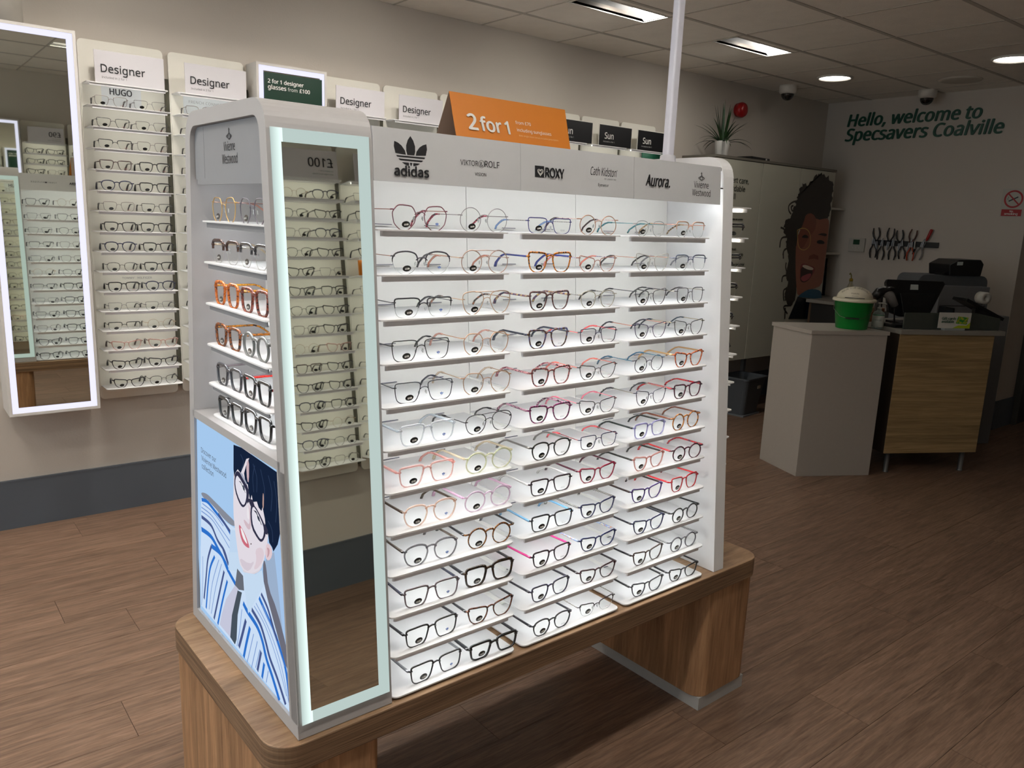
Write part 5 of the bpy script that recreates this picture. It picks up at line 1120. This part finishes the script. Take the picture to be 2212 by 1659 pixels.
MB().add([(cxn-0.030, cyn-0.020, 0.0027), (cxn+0.032, cyn+0.012, 0.0027), (cxn+0.028, cyn+0.020, 0.0027), (cxn-0.034, cyn-0.012, 0.0027)], [(0, 1, 2, 3)]).tube([(cxn-0.034, cyn-0.006, 0.0027), (cxn-0.044, cyn+0.002, 0.0027), (cxn-0.034, cyn+0.008, 0.0027), (cxn-0.042, cyn+0.018, 0.0027)], 0.0016, 4).build('cigarette', INK, ns)
# thermostat
tsn = thing('thermostat', 'square white thermostat with a green display on the end wall', 'thermostat', (XE-0.001, 3.580, 1.320), RE)
bevel(MB().box(0, 0, 0, 0.145, 0.118, 0.022).build('case', mat('#b4b1a8', 0.5), tsn), 0.004)
MB().box(0.042, 0.062, 0.022, 0.100, 0.104, 0.0226).build('display', mat('#2c4a38', 0.2), tsn)
for i in range(3): MB().lathe([(0.006, 0.022), (0.006, 0.025)], 12).build('button', mat('#c5c2b9', 0.5), tsn, loc=(0.045+0.028*i, 0.034, 0))
# pliers on a magnetic bar
mbr = thing('magnetic_rack', 'black magnetic bar holding pliers on the end wall', 'rack', (XE-0.001, 3.372, 1.385), RE)
MB().box(0, 0, 0, 0.555, 0.045, 0.016).build('bar', BLACK, mbr)
def pliers(u, v, ang, L, hcol, lab, flip, u_=0.0):
    p = thing('pliers', lab, 'pliers', (XE-0.020, 3.372-u, 1.385+0.0225+v), (PI/2, 0, -PI/2), 'pliers on the magnetic rack')
    g = math.pi if flip else 0.0; R_ = Matrix.Rotation(g+ang, 4, 'Z'); hm = mat(hcol, 0.45)
    hd = MB()
    for s_ in (-1, 1):
        hd.add([(0, 0.012, 0), (s_*0.012, 0.010, 0), (s_*0.011, -0.02, 0), (s_*0.003, -0.060, 0), (s_*0.0008, -0.060, 0), (s_*0.0008, -0.015, 0)]+[(0, 0.012, 0.008), (s_*0.012, 0.010, 0.008), (s_*0.011, -0.02, 0.008), (s_*0.003, -0.060, 0.006), (s_*0.0008, -0.060, 0.006), (s_*0.0008, -0.015, 0.008)],
               [(0, 1, 2, 3, 4, 5), (11, 10, 9, 8, 7, 6)]+[(i, (i+1) % 6, 6+(i+1) % 6, 6+i) for i in range(6)], 0, R_)
    hd.lathe([(0.006, 0.008), (0.006, 0.011), (0.0, 0.011)], 12, 0)
    hd.build('jaws', STEEL, p)
    for s_ in (-1, 1):
        MB().tube([(s_*0.006, 0.008, 0.004), (s_*0.013, 0.03, 0.004), (s_*0.026, 0.055, 0.004), (s_*0.029, 0.085, 0.004), (s_*0.022, 0.085+L*0.4, 0.004)], [0.0035, 0.005, 0.0062, 0.0062, 0.0045], 8, 0, M=R_).build('handle', hm, p, True)
for i, (u, v, a, L, c, fl_, d) in enumerate([(0.045, 0.0, 0.15, 0.10, '#151517', 0, 'black-handled pliers, first pointing up at the rack left end'), (0.150, 0.0, -0.1, 0.10, '#151517', 0, 'black-handled pliers, second pointing up on the rack'), (0.245, -0.01, 0.1, 0.09, '#151517', 0, 'black-handled pliers, third pointing up on the rack'), (0.330, 0.0, -0.2, 0.09, '#4a2a20', 0, 'brown-handled pliers pointing up near the rack middle'),
        (0.020, -0.005, 0.05, 0.10, '#121214', 1, 'black-handled pliers hanging down at the rack left end'), (0.095, -0.02, -0.05, 0.10, '#121214', 1, 'black-handled pliers hanging down, second from left'), (0.190, -0.015, 0.0, 0.10, '#121214', 1, 'black-handled pliers hanging down, third from left'), (0.265, -0.010, 0.1, 0.08, '#16161c', 1, 'black-handled pliers hanging left of the orange pair'), (0.345, -0.015, 0.0, 0.09, '#b8401c', 1, 'orange-handled pliers hanging down from the rack'), (0.430, -0.01, -0.25, 0.07, '#8a8884', 1, 'bare steel pliers hanging right of the orange pair')]):
    pliers(u, v, (a if not fl_ else a), L, c, d, fl_)
sdv = thing('screwdriver', 'red-handled screwdriver standing up at the rack right end', 'screwdriver', (XE-0.03, 2.918, 1.41), RE)
Rz = Matrix.Rotation(-0.32, 4, 'Z')
MB().tube([(0, 0.03, 0), (0, 0.05, 0), (0, 0.125, 0), (0, 0.13, 0)], [0.006, 0.012, 0.0125, 0.008], 10, M=Rz).build('handle', mat('#a31c1c', 0.35), sdv, True); MB().tube([(0, -0.05, 0), (0, 0.03, 0)], 0.003, 8, M=Rz).build('shaft', STEEL, sdv)
tw = thing('small_file', 'small steel tool with dark grip hanging at the rack right end', 'tool', (XE-0.025, 3.00, 1.40), RE)
MB().tube([(0, 0.03, 0), (0.002, -0.03, 0)], 0.008, 8).build('blade', CHROME, tw); MB().tube([(0.002, -0.03, 0), (-0.008, -0.075, 0)], [0.009, 0.004], 8).build('grip', BLACK, tw)

# ================================================================== RECEPTION
pA, pB, pD = Vector((3.931, 2.744)), Vector((3.791, 2.383)), Vector((4.239, 2.137)); pC = pA+(pD-pB)
gd = thing('reception_counter', 'plain pale grey counter block with a green bucket on it', 'counter', (0, 0, 0))
cen = (pA+pB+pC+pD)/4
def shr(p, k): return (p.x+(cen.x-p.x)*k, p.y+(cen.y-p.y)*k)
quad = [shr(p, 0.03) for p in (pA, pB, pD, pC)]
bevel(MB().prism(quad, 0, 0.882).build('body', GREYLAM, gd), 0.0015); bevel(MB().prism([shr(p, -0.005) for p in (pA, pB, pD, pC)], 0.882, 0.905).build('worktop', GREYLAM, gd), 0.001)
HD_ = 0.905
bk = thing('collection_bucket', 'green charity bucket with white domed lid on the grey counter', 'bucket', (4.165, 2.345, HD_), (0, 0, -1.08))
GB = mat('#0f8a34', 0.35)
MB().lathe([(0.088, 0.0), (0.091, 0.002), (0.112, 0.165), (0.115, 0.165), (0.112, 0.172), (0.0, 0.172)], 40).build('tub', GB, bk, True)
CRM = mat('#d4cdb8', 0.4)
ld = MB(); ld.lathe([(0.106, 0.166), (0.124, 0.166), (0.126, 0.176), (0.121, 0.183), (0.104, 0.184)], 40)
ld.lathe([(0.104, 0.184)]+[(0.104*math.cos(a), 0.184+0.070*math.sin(a)) for a in [PI/2*i/8 for i in range(1, 9)]], 40)
ldo = ld.build('lid', CRM, bk, True)
MB().box(-0.055, -0.1045, 0.190, 0.055, -0.098, 0.1935).build('coin_slot', INK, ldo)
t_l = 'PLEASE GIVE GENEROUSLY'
for i, ch in enumerate(t_l):
    if ch == ' ': continue
    a = -1.05+2.1*i/(len(t_l)-1); elv = 0.95-0.62*(abs(a)/1.05)**1.6
    R0 = 0.1055; px = 0.078*math.sin(a); zz = 0.070*0.90*math.cos(a*0.92); py = -math.sqrt(max(0.0001, (1-(px/0.104)**2-(zz/0.070)**2)))*0.104
    text(ch, (px*1.04, py*1.04-0.003, 0.184+zz*1.02-0.003), 0.0062 if ch != 'I' else 0.002, mat('#4c463c', 0.6), ldo, (PI/2-0.7, a*0.6, 0), center=True)
for i, s in enumerate(('Coalville', 'charity appeal')): text(s, (0, -0.1035+0.010*(1-i), 0.214-0.011*i), (0.044, 0.036)[i], mat('#5c564c', 0.6), ldo, (PI/2-0.35, 0, 0), center=True)
hb_ = MB().tube([(-0.113, 0, 0.150), (-0.110, -0.045, 0.115), (-0.07, -0.098, 0.078), (-0.036, -0.113, 0.070), (0.036, -0.113, 0.070), (0.07, -0.098, 0.078), (0.110, -0.045, 0.115), (0.113, 0, 0.150)], 0.0012, 6).build('wire_handle', CHROME, bk)
MB().tube([(-0.038, -0.1135, 0.070), (0.038, -0.1135, 0.070)], 0.0055, 10).build('grip', mat('#0c2412', 0.4), hb_)
sz_ = thing('sanitiser_bottle', 'clear hand sanitiser pump bottle with white label beside the bucket', 'bottle', (4.325, 2.262, HD_), (0, 0, -1.08))
MB().lathe([(0.033, 0), (0.035, 0.003), (0.035, 0.090), (0.030, 0.102), (0.012, 0.112), (0.011, 0.118)], 28).build('body', clearmat('#c8d6d0', 0.25), sz_, True)
lb_ = MB().lathe([(0.0355, 0.012), (0.0355, 0.086)], 28).build('label', mat('#b4b8b0', 0.5), sz_, True)
text('HAND GEL', (-0.02, -0.0362, 0.052), 0.04, mat('#4a4e4a', 0.5), lb_); MB().lathe([(0.0358, 0.082), (0.0358, 0.087)], 28).build('label_band', mat('#2f6a4a', 0.5), lb_, True)
MB().lathe([(0.013, 0.116), (0.013, 0.132), (0.005, 0.134), (0.005, 0.152), (0.010, 0.154), (0.010, 0.161), (0, 0.162)], 16).tube([(0, 0, 0.158), (0.03, 0, 0.158), (0.037, 0, 0.150)], 0.0045, 8).build('pump', mat('#9a9a94', 0.4), sz_, True)
# wooden desk
F1 = (4.372, 2.109); TD = -0.4963
wd_ = thing('wooden_desk', 'oak-fronted till desk on steel feet beside the grey counter', 'desk', (F1[0], F1[1], 0), (0, 0, TD))
MB().box(-0.035, 0.0, 0.132, 0.622, 0.55, 0.888).build('carcass', DESKWOOD, wd_)
bevel(MB().box(-0.034, -0.008, 0.132, 0.621, 0.0, 0.886).build('front_panel', DESKWOOD, wd_), 0.001)
MB().box(-0.038, -0.002, 0.132, -0.035, 0.55, 0.888).build('side_panel', mat('#2c2118', 0.5), wd_)
bevel(MB().box(-0.045, -0.025, 0.888, 0.680, 0.60, 0.916).build('worktop', GREYTOP, wd_), 0.002)
for (x, y) in ((0.02, 0.03), (0.555, 0.03), (0.02, 0.50), (0.555, 0.50)):
    MB().lathe([(0.018, 0.0), (0.018, 0.006), (0.014, 0.008), (0.016, 0.132)], 16).build('foot', STEEL, wd_, True, loc=(x, y, 0))
def deskthing(name, lab, cat, x, y, z, rz=0.0):
    c, s_ = math.cos(TD), math.sin(TD); return thing(name, lab, cat, (F1[0]+c*x-s_*y, F1[1]+s_*x+c*y, z), (0, 0, TD+rz))
ZD = 0.916
sc1 = deskthing('desk_screen', 'low dark green-grey glass screen along the desk front', 'screen', 0.0, 0.02, ZD)
bevel(MB().prism([(0.0, 0), (0.668, 0), (0.668, 0.075), (0.50, 0.105), (0.0, 0.100)], 0.0, 0.012, 'y').build('panel', mat('#3c423c', 0.15, spec=0.8), sc1), 0.001)
gc = deskthing('gift_card_sign', 'small white sign reading Gift cards available on the desk screen', 'sign', 0.212, -0.008, ZD+0.001)
MB().box(0, 0.0, 0.012, 0.222, 0.003, 0.108).build('plate', mat('#c2c0b8', 0.5), gc); MB().box(0.04, -0.012, 0, 0.18, 0.020, 0.012).build('foot', clearmat('#dfe4e2', 0.3), gc)
text('Gift cards', (0.020, -0.0006, 0.064), 0.098, mat('#2c5a42', 0.5), gc, bold=0.02); text('available', (0.020, -0.0006, 0.046), 0.086, mat('#2c5a42', 0.5), gc, bold=0.02)
MB().prism([(0.120, 0.042), (0.196, 0.036), (0.204, 0.080), (0.132, 0.086)], -0.0012, -0.0003, 'y').build('card_picture', spotmat(['#1c6a2c', '#3c9a3c', '#b8b430', '#145a28'], 40, 0.5), gc); MB().prism([(0.100, 0.013), (0.221, 0.013), (0.221, 0.050), (0.196, 0.030), (0.140, 0.030)], -0.0008, -0.0002, 'y').build('lime_corner', mat('#a8b81c', 0.5), gc)
mo = deskthing('till_monitor', 'black till monitor seen from behind with a white sticker', 'monitor', 0.03, 0.22, ZD)
Rt = Matrix.Rotation(-0.25, 4, 'X')
mm = MB(); fr0 = [(0.012, 0.085), (0.0, 0.272), (0.012, 0.292), (0.415, 0.288), (0.428, 0.270), (0.300, 0.060), (0.10, 0.055)]
mm.prism(fr0, 0.0, 0.022, 'y', M=Rt); mm.prism([(0.10, 0.06), (0.08, 0.20), (0.33, 0.20), (0.28, 0.06)], -0.028, 0.0, 'y', M=Rt)
bevel(mm.build('housing', mat('#0b0b0d', 0.4), mo), 0.004, 2); MB().box(0.10, -0.03, 0, 0.28, 0.16, 0.014).box(0.15, 0.0, 0.01, 0.23, 0.05, 0.12).build('stand', BLACK, mo)
MB().prism([(0.170, 0.228), (0.228, 0.228), (0.230, 0.262), (0.176, 0.262)], -0.0015, -0.0003, 'y', M=Rt).build('sticker', mat('#b8c0bc', 0.5), mo)
sca = deskthing('barcode_scanner', 'grey handheld barcode scanner propped beside the till monitor', 'scanner', -0.035, 0.20, ZD)
MB().tube([(-0.035, 0, 0.195), (-0.01, 0, 0.215), (0.045, 0, 0.185), (0.085, 0, 0.125)], [0.020, 0.034, 0.030, 0.022], 10, r2=0.026).build('grip', mat('#8c8a88', 0.4), sca, True)
MB().tube([(-0.065, 0, 0.175), (-0.035, 0, 0.205), (0.02, 0, 0.228), (0.05, 0, 0.232)], [0.022, 0.032, 0.018, 0.012], 10, r2=0.030).build('head', BLACK, sca, True)
MB().tube([(-0.03, 0.0, 0.19), (-0.02, 0.01, 0.08), (0.0, 0.02, 0.0)], 0.022, 10).lathe([(0.05, 0), (0.05, 0.012), (0.02, 0.02)], 20).build('holder', BLACK, sca, True)
MB().tube([(0.085, 0, 0.125), (0.10, 0.01, 0.06), (0.115, 0.02, 0.01), (0.12, 0.05, 0.005)], 0.005, 8).build('cable', BLACK, sca, True)
kb = deskthing('card_reader_pad', 'black pad lying on the desk between bucket and monitor', 'device', -0.03, 0.06, ZD, 0.1)
bevel(MB().box(0, 0, 0.0, 0.13, 0.10, 0.02).build('body', BLACK, kb), 0.003)
bxx = deskthing('cardboard_box', 'small brown box on the desk behind the sanitiser bottle', 'box', -0.03, 0.36, ZD)
bevel(MB().box(0, 0, 0, 0.13, 0.10, 0.09).build('box_body', mat('#8a5c3c', 0.6), bxx), 0.002)
# printer group on a side unit against the end wall
su = deskthing('side_unit', 'grey side unit behind the till carrying the printers', 'cabinet', 0.62, 0.62, 0)
bevel(MB().box(0.0, 0.0, 0, 0.66, 0.42, 0.94).build('body', mat('#6c6e70', 0.5), su), 0.004)
pr = deskthing('office_printer', 'large grey office printer with rounded back on the side unit', 'printer', 0.62, 0.66, 0.941)
bevel(MB().prism(rrect(0.0, 0.0, 0.56, 0.27, 0.05, (0, 0, 1, 1)), 0.10, 0.34, 'y').build('rear_housing', mat('#5a5d60', 0.45), pr), 0.004)
bevel(MB().box(0.10, 0.0, 0.0, 0.50, 0.10, 0.20).build('paper_tray', mat('#75777a', 0.45), pr), 0.004); MB().box(0.12, -0.002, 0.06, 0.48, 0.0, 0.065).build('seam', BLACK, pr)
bp_ = deskthing('label_printer', 'black desktop printer with a white sticker, topmost in the corner', 'printer', 0.83, 0.72, 1.212)
bevel(MB().prism([(0.0, 0.0), (-0.012, 0.075), (0.06, 0.112), (0.235, 0.115), (0.262, 0.085), (0.25, 0.0)], 0.0, 0.22, 'y').build('body', mat('#141416', 0.35), bp_), 0.006, 3); MB().box(-0.03, 0.02, 0.0, 0.0, 0.12, 0.02).build('tray', BLACK, bp_)
MB().prism([(0.045, 0.072), (0.090, 0.074), (0.090, 0.098), (0.046, 0.096)], -0.002, 0.0, 'y').build('sticker', mat('#b8c0bc', 0.5), bp_)
rp = deskthing('receipt_roll', 'white till roll sticking out in front of the grey printer', 'paper roll', 0.90, 0.46, ZD+0.165)
MB().lathe([(0.014, -0.03), (0.041, -0.03), (0.041, 0.03), (0.014, 0.03), (0.014, -0.03)], 28, M=Matrix.Rotation(PI/2, 4, 'X')).build('roll', mat('#c9c6bd', 0.7), rp, True); MB().lathe([(0.0, -0.031), (0.014, -0.031)], 20, M=Matrix.Rotation(PI/2, 4, 'X')).build('core', INK, rp); MB().box(-0.02, 0.02, -0.165, 0.02, 0.05, 0.0).build('holder', mat('#5a5d60', 0.5), rp)
ct = deskthing('card_terminal', 'long black tilted customer display arm on the desk right side', 'device', 0.50, 0.16, ZD)
Ra = Matrix.Translation((0.14, 0, 0.115)) @ Matrix.Rotation(0.40, 4, 'Y') @ Matrix.Scale(0.85, 4)
bevel(MB().box(-0.20, -0.06, -0.012, 0.17, 0.09, 0.012, M=Ra).build('display', mat('#0d0d0f', 0.3), ct), 0.003); MB().box(0.05, -0.02, 0, 0.17, 0.07, 0.012).box(0.10, 0.0, 0.0, 0.13, 0.03, 0.12).build('stand', BLACK, ct)
mu = deskthing('card_machine', 'small black card machine behind the desk screen', 'device', 0.335, 0.12, ZD)
bevel(MB().prism([(0, 0), (0.09, 0), (0.085, 0.125), (0.012, 0.135)], 0, 0.06, 'y').build('body', BLACK, mu), 0.005); MB().box(0.02, -0.001, 0.08, 0.07, 0.0, 0.115).build('screen', mat('#3c4044', 0.2), mu)
MB().tube([(0.64, 0.20, 0.90), (0.645, 0.2, 0.60), (0.665, 0.22, 0.50), (0.655, 0.25, 0.42), (0.63, 0.28, 0.33)], 0.003, 6).build('power_cable', BLACK, wd_)
